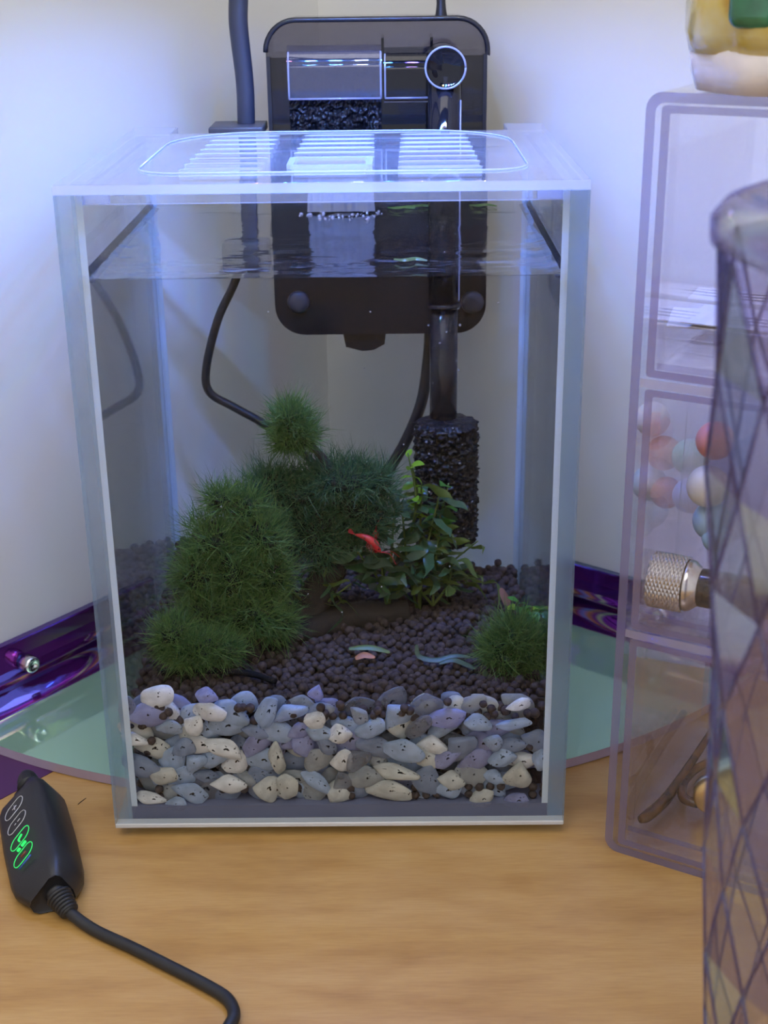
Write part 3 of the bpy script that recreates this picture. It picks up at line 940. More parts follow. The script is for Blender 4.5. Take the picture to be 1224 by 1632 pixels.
# ------------------------------------------------------------------ clip lamp
lamp = thing('clip_lamp', (-3.5, 14.5, 16.0), 'dark grey gooseneck lamp clamped on the back rim of the tank', 'lamp')
a_, b_ = at(336, 205, y=13.8), at(442, 205, y=13.8)
build(MB().rbox((a_.x, 13.05, 21.32), (min(b_.x, -2.72), 15.2, 21.62), 0.05, 2), 'clamp_plate', 'clampgrey', lamp)
build(MB().rbox((-3.75, 13.75, 17.2), (-3.15, 14.2, 21.35), 0.06, 2), 'clamp_bar', 'clampgrey', lamp)
build(MB().rbox((-4.55, 13.64, 16.1), (-2.75, 14.9, 17.3), 0.15, 3), 'clamp_jaw', 'clampgrey', lamp)
neck = [Vector((-3.45, 14.4, 21.5)), at(390, 130, y=14.4), at(380, 40, y=14.4), at(377, -40, y=14.4), Vector((-4.1, 13.6, 29.2)), Vector((-3.7, 11.8, 31.0)), Vector((-2.3, 8.8, 31.4)), Vector((-0.9, 6.4, 30.5))]
build(MB().tube(neck, [0.33, 0.33, 0.35, 0.36, 0.36, 0.36, 0.36, 0.36], 16), 'gooseneck', 'graphite', lamp)
head = build(MB().rbox((LAMP.x - 6, LAMP.y - 2, LAMP.z), (LAMP.x + 6, LAMP.y + 2, LAMP.z + 0.8), 0.2, 3), 'lamp_head', 'black', lamp)
for k in range(9):
    hue = [(0.3, 1, 0.4, 1), (1, 0.25, 0.4, 1), (0.8, 0.85, 1, 1), (0.4, 0.5, 1, 1), (1, 0.9, 0.3, 1)][k % 5]
    mk = 'led%d' % (k % 5)
    if mk not in M: M[mk] = emit('led_' + mk, hue, 40)
    build(MB().lathe([(0.2, 0), (0.2, 0.06), (0.12, 0.12), (0.02, 0.13)], 12, (LAMP.x - 4.4 + 1.1 * k, LAMP.y - 0.7, LAMP.z), (0, 0, -1)), 'light_diode', mk, head)
c = [Vector((-3.9, 14.8, 16.4)), at(372, 455, y=15), at(347, 510, y=15), at(329, 585, y=15), at(334, 625, y=15), at(375, 650, y=15), at(430, 682, y=15), at(500, 740, y=15.4), at(560, 840, y=16)]
build(MB().tube(c, 0.17, 10), 'lamp_cord', 'rubber', lamp)

# ------------------------------------------------------------------ moss
def ell(px, py, rx, rz, y, ry=None):
    c_ = at(px, py, y=y)
    k = (c_ - CAM).dot(fw) / F_PX
    return (c_, rx * k, (ry if ry is not None else (rx + rz) / 2) * k, rz * k)
def moss(label, parts, count, mat, length=(0.35, 0.8), seed=1, up_=0.25, width=0.014):
    rnd = random.Random(seed)
    count = int(count * 2.0); length = (length[0], length[1] * 1.25)
    lo = min(c_.z - rz for c_, rx, ry, rz in parts)
    t_ = thing('moss_clump', (parts[0][0].x, parts[0][0].y, lo), label, 'moss', 'moss clumps in the tank')
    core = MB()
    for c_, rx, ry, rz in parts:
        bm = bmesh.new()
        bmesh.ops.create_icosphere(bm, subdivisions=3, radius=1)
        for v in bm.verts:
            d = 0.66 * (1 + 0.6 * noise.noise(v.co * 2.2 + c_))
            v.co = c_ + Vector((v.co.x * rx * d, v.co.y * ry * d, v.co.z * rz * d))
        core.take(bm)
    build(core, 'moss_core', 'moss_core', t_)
    fr = MB()
    vol = [rx * ry + rx * rz + ry * rz for _, rx, ry, rz in parts]
    V, F_ = [], []
    for _ in range(count):
        c_, rx, ry, rz = rnd.choices(parts, vol)[0]
        d = Vector((rnd.gauss(0, 1), rnd.gauss(0, 1), rnd.gauss(0, 1))).normalized()
        lump = 1 + 0.55 * noise.noise(d * 2.0 + c_)
        r0 = rnd.uniform(0.4, 0.95) * lump
        if noise.noise(d * 2.6 + c_ * 1.7) < -0.22 and rnd.random() < 0.8: continue
        p_ = c_ + Vector((d.x * rx * r0, d.y * ry * r0, d.z * rz * r0))
        L_ = rnd.uniform(*length)
        g = (d * 0.8 + Vector((rnd.gauss(0, .5), rnd.gauss(0, .5), rnd.gauss(0, .5) + up_))).normalized()
        bend = Vector((rnd.gauss(0, .5), rnd.gauss(0, .5), rnd.gauss(0.1, .5)))
        side = g.cross(Vector((rnd.uniform(-1, 1), rnd.uniform(-1, 1), rnd.uniform(-1, 1)))).normalized() * width * rnd.uniform(0.6, 1.3)
        o = len(V)
        for k in range(3):
            s_ = k / 3
            q = p_ + g * (L_ * s_) + bend * (L_ * s_ * s_ * 0.6)
            V += [q - side * (1 - s_ * 0.6), q + side * (1 - s_ * 0.6)]
        V.append(p_ + g * L_ + bend * (L_ * 0.6))
        F_ += [(o, o+1, o+3, o+2), (o+2, o+3, o+5, o+4), (o+4, o+5, o+6)]
    fr.add(V, F_, 0, True)
    build(fr, 'fronds', mat, t_, kind='stuff')
    return t_
moss('small feathery moss tuft high on a twig above the other moss', [ell(462, 672, 27, 34, 7.0), ell(455, 700, 24, 22, 7.0), ell(482, 690, 20, 26, 7.0)], 2600, 'moss', seed=1, length=(0.3, 0.65))
moss('wide dark moss mound in the middle behind the shrimp', [ell(545, 765, 66, 30, 7.2), ell(470, 790, 62, 40, 7.2), ell(430, 775, 40, 30, 7.0), ell(575, 820, 55, 55, 7.4), ell(500, 845, 65, 55, 7.2), ell(600, 770, 30, 28, 7.4)], 9500, 'moss_dark', seed=2)
moss('tall shaggy moss column on the controller side', [ell(352, 798, 24, 24, 5.2), ell(392, 806, 30, 28, 5.4), ell(340, 862, 42, 40, 5.0), ell(412, 858, 42, 46, 5.3), ell(320, 915, 40, 44, 4.8), ell(372, 912, 44, 50, 4.9), ell(428, 915, 36, 50, 5.3), ell(330, 972, 44, 34, 4.6), ell(400, 975, 52, 40, 4.7), ell(440, 990, 30, 30, 5.0)], 11000, 'moss', seed=3)
moss('low bright moss tuft at the foot of the tall moss column', [ell(277, 1012, 32, 30, 3.0), ell(315, 1032, 55, 24, 3.0), ell(355, 1035, 30, 22, 3.2), ell(300, 1040, 45, 20, 2.9)], 4200, 'moss', seed=4, length=(0.3, 0.65))
moss('round moss ball by the drawer-side pane below the bright leaves', [ell(820, 1018, 38, 36, 3.6), ell(800, 1035, 32, 30, 3.4), ell(845, 1035, 28, 34, 3.6), ell(820, 1050, 42, 24, 3.5)], 5200, 'moss', seed=5, length=(0.3, 0.7))
# driftwood carrying the moss
dw = MB()
dw.tube([at(400, 1060, y=4.8), at(385, 985, y=5), at(392, 900, y=5.4), at(376, 800, y=5.4)], [0.6, 0.5, 0.4, 0.18], 10)
dw.tube([at(390, 960, y=5.2), at(470, 870, y=6.6), at(540, 800, y=7.2), at(520, 735, y=7.1), at(470, 690, y=7)], [0.45, 0.4, 0.35, 0.15, 0.08], 10)
dw.tube([at(480, 1000, y=6.5), at(520, 920, y=7.2), at(560, 840, y=7.4)], [0.7, 0.6, 0.3], 10)
dw.tube([at(430, 1020, y=5.2), at(560, 985, y=7), at(650, 975, y=7.6)], [0.5, 0.6, 0.35], 10)
for v in dw.v:
    v += Vector((noise.noise(v * 1.1), noise.noise(v * 1.1 + Vector((9, 0, 0))), noise.noise(v * 1.1 + Vector((0, 9, 0))))) * 0.16
build(dw, 'driftwood', 'driftwood', label='dark branching driftwood carrying the moss', cat='driftwood')
# black rim of a shallow dish half sunk in the soil
rim = [at(258, 1073, z=4.75), at(300, 1069, z=4.85), at(350, 1069, z=4.85), at(400, 1074, z=4.8), at(440, 1086, z=4.7)]
M['matt_black'] = plain('matt_black', (0.008, 0.008, 0.009, 1), 0.8, var=0.1, spec=0.1)
build(MB().tube(rim, 0.11, 8), 'dish_rim', 'matt_black', label='curved black rim sticking out of the soil under the low moss tuft', cat='rim')

# ------------------------------------------------------------------ leafy plants
def leaf_mesh(name, L_, W_, curl, wave, mat, seed, tipw=0.15, twist=0.0):
    rnd = random.Random(seed)
    n = 9
    V, F_ = [], []
    for k in range(n + 1):
        s_ = k / n
        w_ = W_ * (math.sin(math.pi * min(1, s_ * 0.94 + 0.06)) ** 0.75) * 0.5 + 0.01
        cx = wave * math.sin(s_ * 6.0 + seed) * L_ * 0.12
        z = curl * s_ * s_ * L_ + 0.05 * L_ * math.sin(s_ * 9 + seed * 2) * wave
        tw = twist * s_
        for q in (-1, 0, 1):
            dx, dz = w_ * q, 0.25 * w_ * abs(q) + 0.15 * w_ * wave * math.sin(11 * s_ + q * 2)
            V.append(Vector((cx + dx * math.cos(tw) - dz * math.sin(tw), s_ * L_, z + dx * math.sin(tw) + dz * math.cos(tw))))
    for k in range(n):
        for q in range(2):
            a = k * 3 + q
            F_.append((a, a + 1, a + 4, a + 3))
    m_ = MB().add(V, F_, 0, True)
    return m_.mesh(name, Vector((0, 0, 0)), [M[mat]])
def put_leaf(parent, me, base, direction, roll=0.0, scale=1.0):
    o = bpy.data.objects.new('leaf', me)
    COL.objects.link(o)
    o.parent = parent
    d = Vector(direction).normalized()
    q = d.to_track_quat('Y', 'Z') @ Matrix.Rotation(roll, 3, 'Y').to_quaternion()
    o.rotation_euler = q.to_euler()
    o.scale = (scale,) * 3
    o.location = (Vector(base) - ORG[parent.name]) * S
    return o
LV = {m_: [leaf_mesh('leaf', 1.35, 0.42, -0.35, 0.9, m_, k, twist=0.9 * (k - 1)) for k in range(4)] for m_ in ('leaf_dark', 'leaf_olive', 'leaf_grey')}
LR = {m_: [leaf_mesh('leaf', 0.62, 0.42, -0.3, 0.3, m_, k) for k in range(3)] for m_ in ('leaf_lime', 'leaf_green', 'leaf_dark')}
LB = {m_: [leaf_mesh('leaf', 2.0, 0.3, -0.5, 1.4, m_, k, twist=1.5) for k in range(3)] for m_ in ('leaf_olive', 'leaf_grey', 'leaf_dark')}
def bushy(label, foot, tips, mats, kind, n, seed, r=0.06, sc=(0.7, 1.1), name='leafy_plant', cat='plant', group='leafy stem plants beside the sponge'):
    rnd = random.Random(seed)
    t_ = thing(name, foot, label, cat, group)
    for tip in tips:
        mid = Vector(foot).lerp(Vector(tip), 0.5) + Vector((rnd.uniform(-.3, .3), rnd.uniform(-.3, .3), 0))
        build(MB().tube([foot, mid, tip], [r, r * 0.8, r * 0.5], 6), 'stem', 'leaf_olive', t_)
        for k in range(n):
            u = 0.25 + 0.75 * (k + 0.6) / n
            q = Vector(foot).lerp(mid, u * 2) if u < 0.5 else mid.lerp(Vector(tip), u * 2 - 1)
            a = k * 2.4 + rnd.uniform(-.4, .4)
            d = Vector((math.cos(a), math.sin(a) * 0.8, rnd.uniform(-0.2, 0.7)))
            put_leaf(t_, rnd.choice(kind[rnd.choice(mats)]), q, d, rnd.uniform(-.6, .6), rnd.uniform(*sc))
    return t_
g = lambda px, py, y: at(px, py, y=y)
bushy('dark wavy-leaved plant with a tall stem just before the sponge', g(668, 985, 8.4), [g(672, 770, 8.6), g(700, 790, 8.7), g(640, 800, 8.4)], ['leaf_dark', 'leaf_dark', 'leaf_olive'], LV, 14, 11)
bushy('dark wavy-leaved plant leaning over the red shrimp', g(620, 985, 7.4), [g(600, 840, 7.0), g(630, 800, 7.6), g(570, 880, 6.8)], ['leaf_dark', 'leaf_grey', 'leaf_dark'], LV, 13, 12)
bushy('low olive plant spreading under the sponge', g(690, 965, 8.0), [g(645, 900, 7.6), g(720, 890, 8.8), g(700, 850, 8.2)], ['leaf_olive', 'leaf_dark'], LV, 11, 13)
bushy('low tangled olive plant between the moss mounds', g(500, 975, 6.6), [g(455, 915, 6.2), g(520, 905, 6.6), g(560, 930, 6.8)], ['leaf_olive', 'leaf_dark'], LB, 5, 14, sc=(0.5, 0.8))
bushy('bright lime green stem tip with small round leaves beside the sponge', g(652, 860, 8.6), [g(650, 722, 8.5), g(657, 742, 8.4)], ['leaf_lime'], LR, 7, 15, sc=(0.6, 0.95), name='stem_plant')
bushy('thin ribbon-leaved plant trailing from under the sponge to the pane', g(690, 925, 9.6), [g(762, 862, 9.6), g(745, 905, 9.4), g(770, 918, 9.6), g(715, 880, 9.6)], ['leaf_olive'], LB, 3, 16, sc=(0.45, 0.8), r=0.05)
bushy('round-leaved plant with broad dark leaves in front of the sponge', g(672, 930, 9.2), [g(700, 800, 9.4), g(715, 770, 9.5), g(690, 840, 9.4)], ['leaf_dark', 'leaf_green'], LR, 8, 17, sc=(1.0, 1.6))
bushy('small bright green leafy plant on top of the moss ball', g(838, 985, 4.6), [g(826, 958, 4.6), g(848, 966, 4.5), g(856, 978, 4.4)], ['leaf_green', 'leaf_lime', 'leaf_green'], LR, 5, 18, sc=(0.55, 0.85), name='leafy_plant', group='plants by the moss ball')
# loose leaves
def loose(label, pts, wid, mat, cat='leaf', name='fallen_leaf', group=None):
    mb = MB()
    pts = [Vector(p_) for p_ in pts]
    fine = []
    for i in range(len(pts) - 1):
        p0, p1, p2, p3 = pts[max(i-1,0)], pts[i], pts[i+1], pts[min(i+2,len(pts)-1)]
        for k in range(6):
            u = k / 6
            fine.append(0.5 * ((2*p1) + (p2-p0)*u + (2*p0-5*p1+4*p2-p3)*u*u + (3*p1-p0-3*p2+p3)*u**3))
    fine.append(pts[-1])
    V, F_ = [], []
    for k, p_ in enumerate(fine):
        s_ = k / (len(fine) - 1)
        tg = (fine[min(k+1, len(fine)-1)] - fine[max(k-1, 0)]).normalized()
        sd = tg.cross(Vector((0, -0.4, 0.92))).normalized() * wid * (math.sin(math.pi * min(0.97, s_ * 0.9 + 0.07)) ** 0.6)
        V += [p_ - sd, p_ + Vector((0, 0, 0.03)), p_ + sd]
    for k in range(len(fine) - 1):
        for q in range(2):
            F_.append((k*3+q, k*3+q+1, k*3+q+4, k*3+q+3))
    mb.add(V, F_, 0, True)
    return build(mb, name, mat, label=label, cat=cat, group=group)
loose('curled grey-green leaf strand lying on the soil before the moss ball', [g(664, 1028, 3.6), g(668, 1046, 3.4), g(695, 1052, 3.3), g(725, 1045, 3.4), g(752, 1048, 3.4)], 0.11, 'leaf_grey', name='leaf_strand')
loose('forked grey-green leaf strand below the curled one', [g(700, 1058, 3.1), g(722, 1052, 3.2), g(745, 1060, 3.1), g(758, 1066, 3.0)], 0.10, 'leaf_grey', name='leaf_strand')
loose('small orange brown leaf fallen on the soil in the middle', [g(566, 1050, 3.3), g(580, 1044, 3.4), g(598, 1048, 3.3)], 0.13, 'orange_leaf')
loose('pale olive leaf lying behind the orange one', [g(556, 1034, 3.8), g(590, 1032, 3.8), g(622, 1040, 3.7)], 0.12, 'leaf_olive')
loose('grey leaf tip hanging from the front of the moss ball', [g(772, 1068, 2.9), g(776, 1085, 2.8), g(774, 1100, 2.7)], 0.14, 'leaf_grey', name='leaf_strand')
loose('thin green blade on the soil by the white pebble', [g(828, 1106, 2.2), g(848, 1102, 2.3), g(866, 1090, 2.5)], 0.06, 'leaf_olive', name='leaf_strand')
loose('pale sliver of leaf stuck in the moss ball', [g(800, 1044, 2.9), g(812, 1054, 2.7), g(820, 1068, 2.7)], 0.12, 'leaf_grey', name='leaf_strand')
loose('reddish brown scrap of leaf standing by the bright green plant', [g(798, 938, 5.6), g(806, 955, 5.4), g(812, 972, 5.2)], 0.15, 'shrimp_pale')
for k, (px, py, y, lb) in enumerate([(640, 332, 12.4, 'floating green leaf at the surface before the filter'), (668, 327, 12.6, 'second floating green leaf beside the intake pipe'), (770, 327, 12.5, 'long floating leaf at the surface by the drawer-side pane'), (655, 415, 2.8, 'floating yellow-green leaf cluster near the front of the surface')]):
    p_ = at(px, py, z=WZ + 0.06)
    p_.y = min(p_.y, 12.6)
    loose(lb, [p_ + Vector((-0.5, 0.2, 0)), p_ + Vector((-0.2, -0.15, 0.05)), p_ + Vector((0.15, 0.15, 0.02)), p_ + Vector((0.5, -0.1, 0))], 0.10, 'leaf_olive', name='floating_leaf')

# ------------------------------------------------------------------ shrimp
def shrimp(label, head, tail, mat, h=0.2, seed=0):
    head, tail = Vector(head), Vector(tail)
    ax = (tail - head)
    L_ = ax.length
    upv = Vector((0, 0, 1)); upv = (upv - ax * upv.dot(ax) / ax.length_squared).normalized()
    pts = [head + ax * s_ + upv * (0.16 * L_ * math.sin(math.pi * s_)) for s_ in (0, .1, .25, .42, .58, .74, .9, 1)]
    rs = [0.03, 0.10, 0.15, 0.16, 0.14, 0.11, 0.07, 0.03]
    t_ = thing('shrimp', pts[3] - Vector((0, 0, 0.2)), label, 'shrimp', 'cherry shrimp among the plants')
    b = MB().tube(pts, [r * L_ * 0.85 for r in rs], 12)
    build(b, 'body', mat, t_)
    side = ax.cross(upv).normalized()
    for k in range(5):
        for s_ in (-1, 1):
            q = pts[2].lerp(pts[4], k / 5)
            build(MB().tube([q, q - upv * 0.14 * L_ + side * s_ * 0.08 * L_, q - upv * 0.25 * L_ + side * s_ * 0.1 * L_ - ax * 0.05], [0.016, 0.013, 0.008], 5, res=2), 'leg', mat, t_)
    for s_ in (-1, 1):
        build(MB().tube([pts[0], head - ax * 0.3 + upv * 0.2 * L_ + side * s_ * 0.12 * L_, head - ax * 0.65 + upv * 0.1 * L_ + side * s_ * 0.3 * L_], [0.014, 0.01, 0.006], 5), 'antenna', mat, t_)
        build(MB().ball(pts[1] + side * s_ * 0.09 * L_ + upv * 0.05 * L_, 0.03 * L_, 1), 'eye', 'black_gloss', t_)
    f_ = MB()
    for k in range(-2, 3):
        d = (ax.normalized() + side * 0.3 * k).normalized()
        e = tail + d * 0.24 * L_
        f_.add([tail - side * 0.02, e - side * 0.05, e + d * 0.05, e + side * 0.05, tail + side * 0.02], [(0, 1, 2, 3, 4)])
    build(f_, 'tail_fan', mat, t_)
shrimp('bright red cherry shrimp stretched out on the leaves before the moss', g(606, 880, 6.0), g(566, 852, 6.2), 'shrimp')
shrimp('small dark red shrimp half hidden behind the bright red one', g(600, 842, 6.8), g(598, 872, 6.7), 'shrimp')
# bubbles
mb = MB()
rb = random.Random(5)
for _ in range(26):
    a = rb.uniform(math.pi, 2 * math.pi); z = rb.uniform(6, 10.6)
    mb.ball((sxc + 1.24 * math.cos(a), SY + 1.24 * math.sin(a), z), rb.uniform(0.03, 0.075), 1)
for _ in range(16):
    a = rb.uniform(math.pi * 1.05, 1.95 * math.pi); z = rb.uniform(12.5, 18.2)
    mb.ball((px_ + 0.64 * math.cos(a), IY + 0.64 * math.sin(a), z), rb.uniform(0.03, 0.06), 1)
for _ in range(30):
    mb.ball((rb.uniform(-6.8, 6.8), rb.uniform(0.56, 0.6), rb.uniform(6, 18.3)), rb.uniform(0.012, 0.03), 1)
for _ in range(40):
    mb.ball((rb.uniform(-1.4, 1.6), rb.uniform(10.2, 12), WZ + 0.02), rb.uniform(0.03, 0.09), 1)
build(mb, 'air_bubbles', 'bubble', label='tiny air bubbles on the sponge, the pipe and the panes', cat='bubbles', kind='stuff')

# ------------------------------------------------------------------ inline controller and its cord
pa, pb = at(46, 1252, z=0.8), at(84, 1424, z=0.7)
pa.z = pb.z = 0
AX = (pb - pa); LN = AX.length; AX.normalize()
SD = Vector((-AX.y, AX.x, 0))
if SD.x < 0: SD = -SD
ctl = thing('inline_controller', (pa + pb) / 2, 'black inline lamp controller with green lit buttons lying on the desk', 'controller')
sec = [(-0.75, 0.0), (-1.05, 0.12), (-1.2, 0.42), (-1.1, 0.62), (-0.05, 1.56), (0.25, 1.64), (0.5, 1.52), (1.05, 0.75), (1.12, 0.4), (1.0, 0.1), (0.75, 0.0)]
st = [(0.0, 0.42), (0.015, 0.5), (0.13, 0.9), (0.2, 1.0), (0.5, 1.03), (0.82, 1.0), (0.9, 0.93), (0.985, 0.62), (1.0, 0.55)]
V, F_ = [], []
for (s_, k_) in st:
    for (a, b) in sec:
        bb = b * (0.35 + 0.65 * k_) + (1 - k_) * 0.25
        V.append(pa + AX * (LN * s_) + SD * (a * k_) + ZU * bb)
ns = len(sec)
for i in range(len(st) - 1):
    for k in range(ns):
        F_.append((i*ns+k, i*ns+(k+1)%ns, (i+1)*ns+(k+1)%ns, (i+1)*ns+k))
F_.append(list(range(ns))); F_.append([(len(st)-1)*ns+k for k in range(ns)][::-1])
M['ctl'] = plain('controller_plastic', (0.014, 0.014, 0.017, 1), 0.38, var=0.08, bump=0.08, bscale=2000)
build(MB().add(V, F_, 0, True), 'body', 'ctl', ctl)
ctl.children[0].modifiers.new('round', 'BEVEL').width = 0.0006
q0 = pa + AX * 0.1 + ZU * 0.85
build(MB().tube([q0 + AX * 0.1, q0 - AX * 0.35, q0 - AX * 0.8 - ZU * 0.1], [0.42, 0.36, 0.25], 14), 'cord_boot', 'rubber', ctl)
pn = (SD * (0.94) + ZU * 1.05).normalized()           # across the button panel
PN = AX.cross(pn).normalized()
if PN.z < 0: PN = -PN
def pp(s_, w_):
    return pa + AX * (LN * s_) + SD * (-1.1) + ZU * 0.62 + pn * w_ + PN * 0.035
M['white_mark'] = plain('white_mark', (0.6, 0.6, 0.62, 1), 0.5, var=0.02)
M['green_led'] = emit('green_led', (0.05, 1.0, 0.2, 1), 0.8)
M['blue_mark'] = plain('blue_mark', (0.04, 0.12, 0.4, 1), 0.4, var=0.05)
M['red_mark'] = plain('red_mark', (0.25, 0.05, 0.04, 1), 0.5, var=0.05)
def capsule(s0, w0, w1, hl, mat, name='button_outline'):
    pts = []
    for k in range(17):
        a = math.pi * k / 16
        pts.append((s0 - hl * math.sin(a) * 0 + hl * math.cos(a), w1 - 0.0 + hl * LN * math.sin(a)))
    for k in range(17):
        a = math.pi + math.pi * k / 16
        pts.append((s0 + hl * math.cos(a), w0 + hl * LN * math.sin(a)))
    pts.append(pts[0])
    build(MB().tube([pp(a, b) for a, b in pts], 0.014, 5, res=1), name, mat, ctl)
for s0, mt in ((0.29, 'white_mark'), (0.43, 'white_mark'), (0.58, 'green_led'), (0.73, 'green_led')):
    capsule(s0, 0.5, 0.9, 0.044, mt)
def bar(s0, w0, s1, w1, mat, r=0.015, name='button_mark'):
    build(MB().tube([pp(s0, w0), pp(s1, w1)], r, 5), name, mat, ctl)
bar(0.29, 0.62, 0.29, 0.84, 'white_mark'); bar(0.267, 0.73, 0.313, 0.73, 'white_mark')
bar(0.43, 0.58, 0.43, 0.66, 'white_mark'); bar(0.43, 0.74, 0.43, 0.88, 'white_mark')
bar(0.58, 0.62, 0.565, 0.82, 'green_led', 0.035); bar(0.60, 0.66, 0.58, 0.62, 'green_led', 0.035)
bar(0.655, 0.5, 0.655, 0.62, 'green_led', 0.05); bar(0.655, 0.72, 0.655, 0.92, 'green_led', 0.05)
bar(0.73, 0.6, 0.73, 0.84, 'red_mark', 0.035)
bar(0.80, 0.42, 0.80, 1.02, 'blue_mark', 0.03)
# ribbed boot and cord
b0 = pb + ZU * 0.62 + SD * 0.15
cd = at(112, 1455, z=0.35); 
bd = (cd - b0)
build(MB().tube([b0 - bd * 0.2, b0 + bd * 0.5, cd], [0.34, 0.31, 0.25], 16), 'cord_boot', 'rubber', ctl)
for k in range(6):
    c_ = b0 + bd * (0.12 + 0.15 * k)
    build(MB().lathe([(0.2, -0.06), (0.40 - 0.02 * k, -0.05), (0.42 - 0.02 * k, 0), (0.40 - 0.02 * k, 0.05), (0.2, 0.06)], 16, c_, bd), 'boot_rib', 'rubber', ctl)
cpts = [b0 + bd * 0.6, cd, at(150, 1482, z=0.2), at(210, 1510, z=0.19), at(270, 1540, z=0.19), at(330, 1571, z=0.19), at(362, 1592, z=0.19), at(373, 1616, z=0.19), at(362, 1640, z=0.19), at(330, 1680, z=0.19), at(250, 1760, z=0.19)]
build(MB().tube(cpts, 0.185, 12), 'cord', 'rubber', ctl)
build(MB().tube([at(124, 1282, z=0.012), at(130, 1277, z=0.02), at(137, 1272, z=0.012)], 0.012, 5), 'stray_fibre', 'black', label='thin dark fibre lying on the desk beside the controller', cat='fibre')

# ------------------------------------------------------------------ clear drawer tower
BO = Vector((8.76, -0.82, 0)); BU = Vector((0.868, -0.497, 0)).normalized(); BV_ = Vector((-BU.y, BU.x, 0))
BT = lambda p_: BO + BU * p_.x + BV_ * p_.y + ZU * p_.z
BW, BD, BH = 10.0, 9.0, 24.0
M['acryl'] = clear('drawer_acrylic', (0.972, 0.968, 0.985, 1), 0.035, rough=0.03, haze=0.006, haze_col=(0.6, 0.6, 0.8, 1))
M['acryl_edge'] = clear('drawer_acrylic_edge', (0.62, 0.6, 0.82, 1), 0.07, rough=0.08, haze=0.42, haze_col=(0.34, 0.33, 0.60, 1))
M['acryl_pale'] = clear('drawer_acrylic_seam', (0.8, 0.78, 0.9, 1), 0.07, rough=0.1, haze=0.4, haze_col=(0.75, 0.72, 0.85, 1))
tw = thing('drawer_tower', BT(Vector((BW/2, BD/2, 0))), 'clear lavender acrylic drawer tower of three drawers beside the tank', 'storage drawers')
def ringpart(outer, inner, d0, d1, name, parent, mats):
    bm = sheet_with_holes([outer, inner], d0, d1)
    mb = MB().take(bm, 0, lambda v: BT(Vector((v.x, v.z, v.y))), False)
    for i, f in enumerate(mb.f):
        n_ = (mb.v[f[1]] - mb.v[f[0]]).cross(mb.v[f[2]] - mb.v[f[0]])
        if n_.length and abs(n_.normalized().dot(BV_)) > 0.9 and (mb.v[f[0]] - BO).dot(BV_) < d0 + 0.02: mb.mi[i] = 1
    return build(mb, name, mats, parent)
ringpart(rrect(0, BW, 0.01, BH, 0.45, 5), rrect(0.27, BW - 0.27, 0.28, BH - 0.27, 0.25, 4), 0, BD, 'outer_shell', tw, ['acryl', 'acryl_edge'])
build(MB().box((0.28, BD - 0.2, 0.3), (BW - 0.28, BD - 0.01, BH - 0.3), 0, BT), 'back_panel', 'acryl', tw)
for z in (8.0, 16.0):
    build(MB().box((0.28, 0.02, z - 0.13), (BW - 0.28, BD - 0.22, z + 0.13), [0, 0, 1, 0, 0, 0], BT), 'shelf_panel', ['acryl', 'acryl_pale'], tw)
DZ = []
for k in range(3):
    z0 = k * 8 + (0.32 if k == 0 else 0.18); z1 = k * 8 + (7.82 if k < 2 else 7.66)
    DZ.append(z0 + 0.22)
    d_ = ringpart(rrect(0.42, BW - 0.42, z0, z1, 0.12, 3), rrect(0.66, BW - 0.66, z0 + 0.22, z1 - 0.2, 0.06, 2), 0.06, 0.9, 'drawer', tw, ['acryl', 'acryl_edge'])
    build(MB().box((0.43, 0.03, z0 + 0.01), (BW - 0.43, 0.055, z1 - 0.01), 0, BT), 'front_panel', 'acryl', d_)
    build(MB().box((0.45, 0.9, z0), (BW - 0.45, BD - 0.5, z0 + 0.2), [0, 0, 1, 0, 0, 0], BT), 'drawer_floor', ['acryl', 'acryl_edge'], d_)
    for x in (0.44, BW - 0.62):
        build(MB().box((x, 0.9, z0 + 0.2), (x + 0.18, BD - 0.5, z1 - 1.2), 0, BT), 'drawer_side', 'acryl', d_)
# contents: cards
M['paper'] = plain('white_card', (0.82, 0.81, 0.78, 1), 0.7, var=0.03)
M['ink'] = plain('ink', (0.1, 0.1, 0.12, 1), 0.6, var=0.05)
for k, (px, py, dz, rz, lb) in enumerate([(1062, 522, 0.05, 0.25, 'white card lying lowest in the upper drawer'), (1085, 515, 0.28, 0.02, 'white printed card on top of the stack in the upper drawer'), (1100, 522, 0.16, -0.06, 'white card in the middle of the stack in the upper drawer'), (1095, 478, 0.40, 0.1, 'cream printed card furthest back in the upper drawer')]):
    p_ = at(px, py, z=DZ[2] + dz)
    loc = Vector(((p_ - BO).dot(BU), (p_ - BO).dot(BV_), 0))
    ca, sa = math.cos(rz), math.sin(rz)
    TT = lambda v, loc=loc, ca=ca, sa=sa, z=DZ[2] + dz: BT(Vector((loc.x + v.x * ca - v.y * sa, loc.y + v.x * sa + v.y * ca, z + v.z)))
    o = build(MB().box((0, 0, 0), (5.0, 2.6 if k != 3 else 1.8, 0.04), 0, TT), 'paper_card', 'paper', label=lb, cat='card', group='cards in the upper drawer')
    if k in (1, 3):
        for j in range(3):
            build(MB().box((1.3, 0.45 + 0.4 * j, 0.041), (2.6 + 0.5 * (j % 2), 0.6 + 0.4 * j, 0.05), 0, TT), 'print_line', 'ink', o)
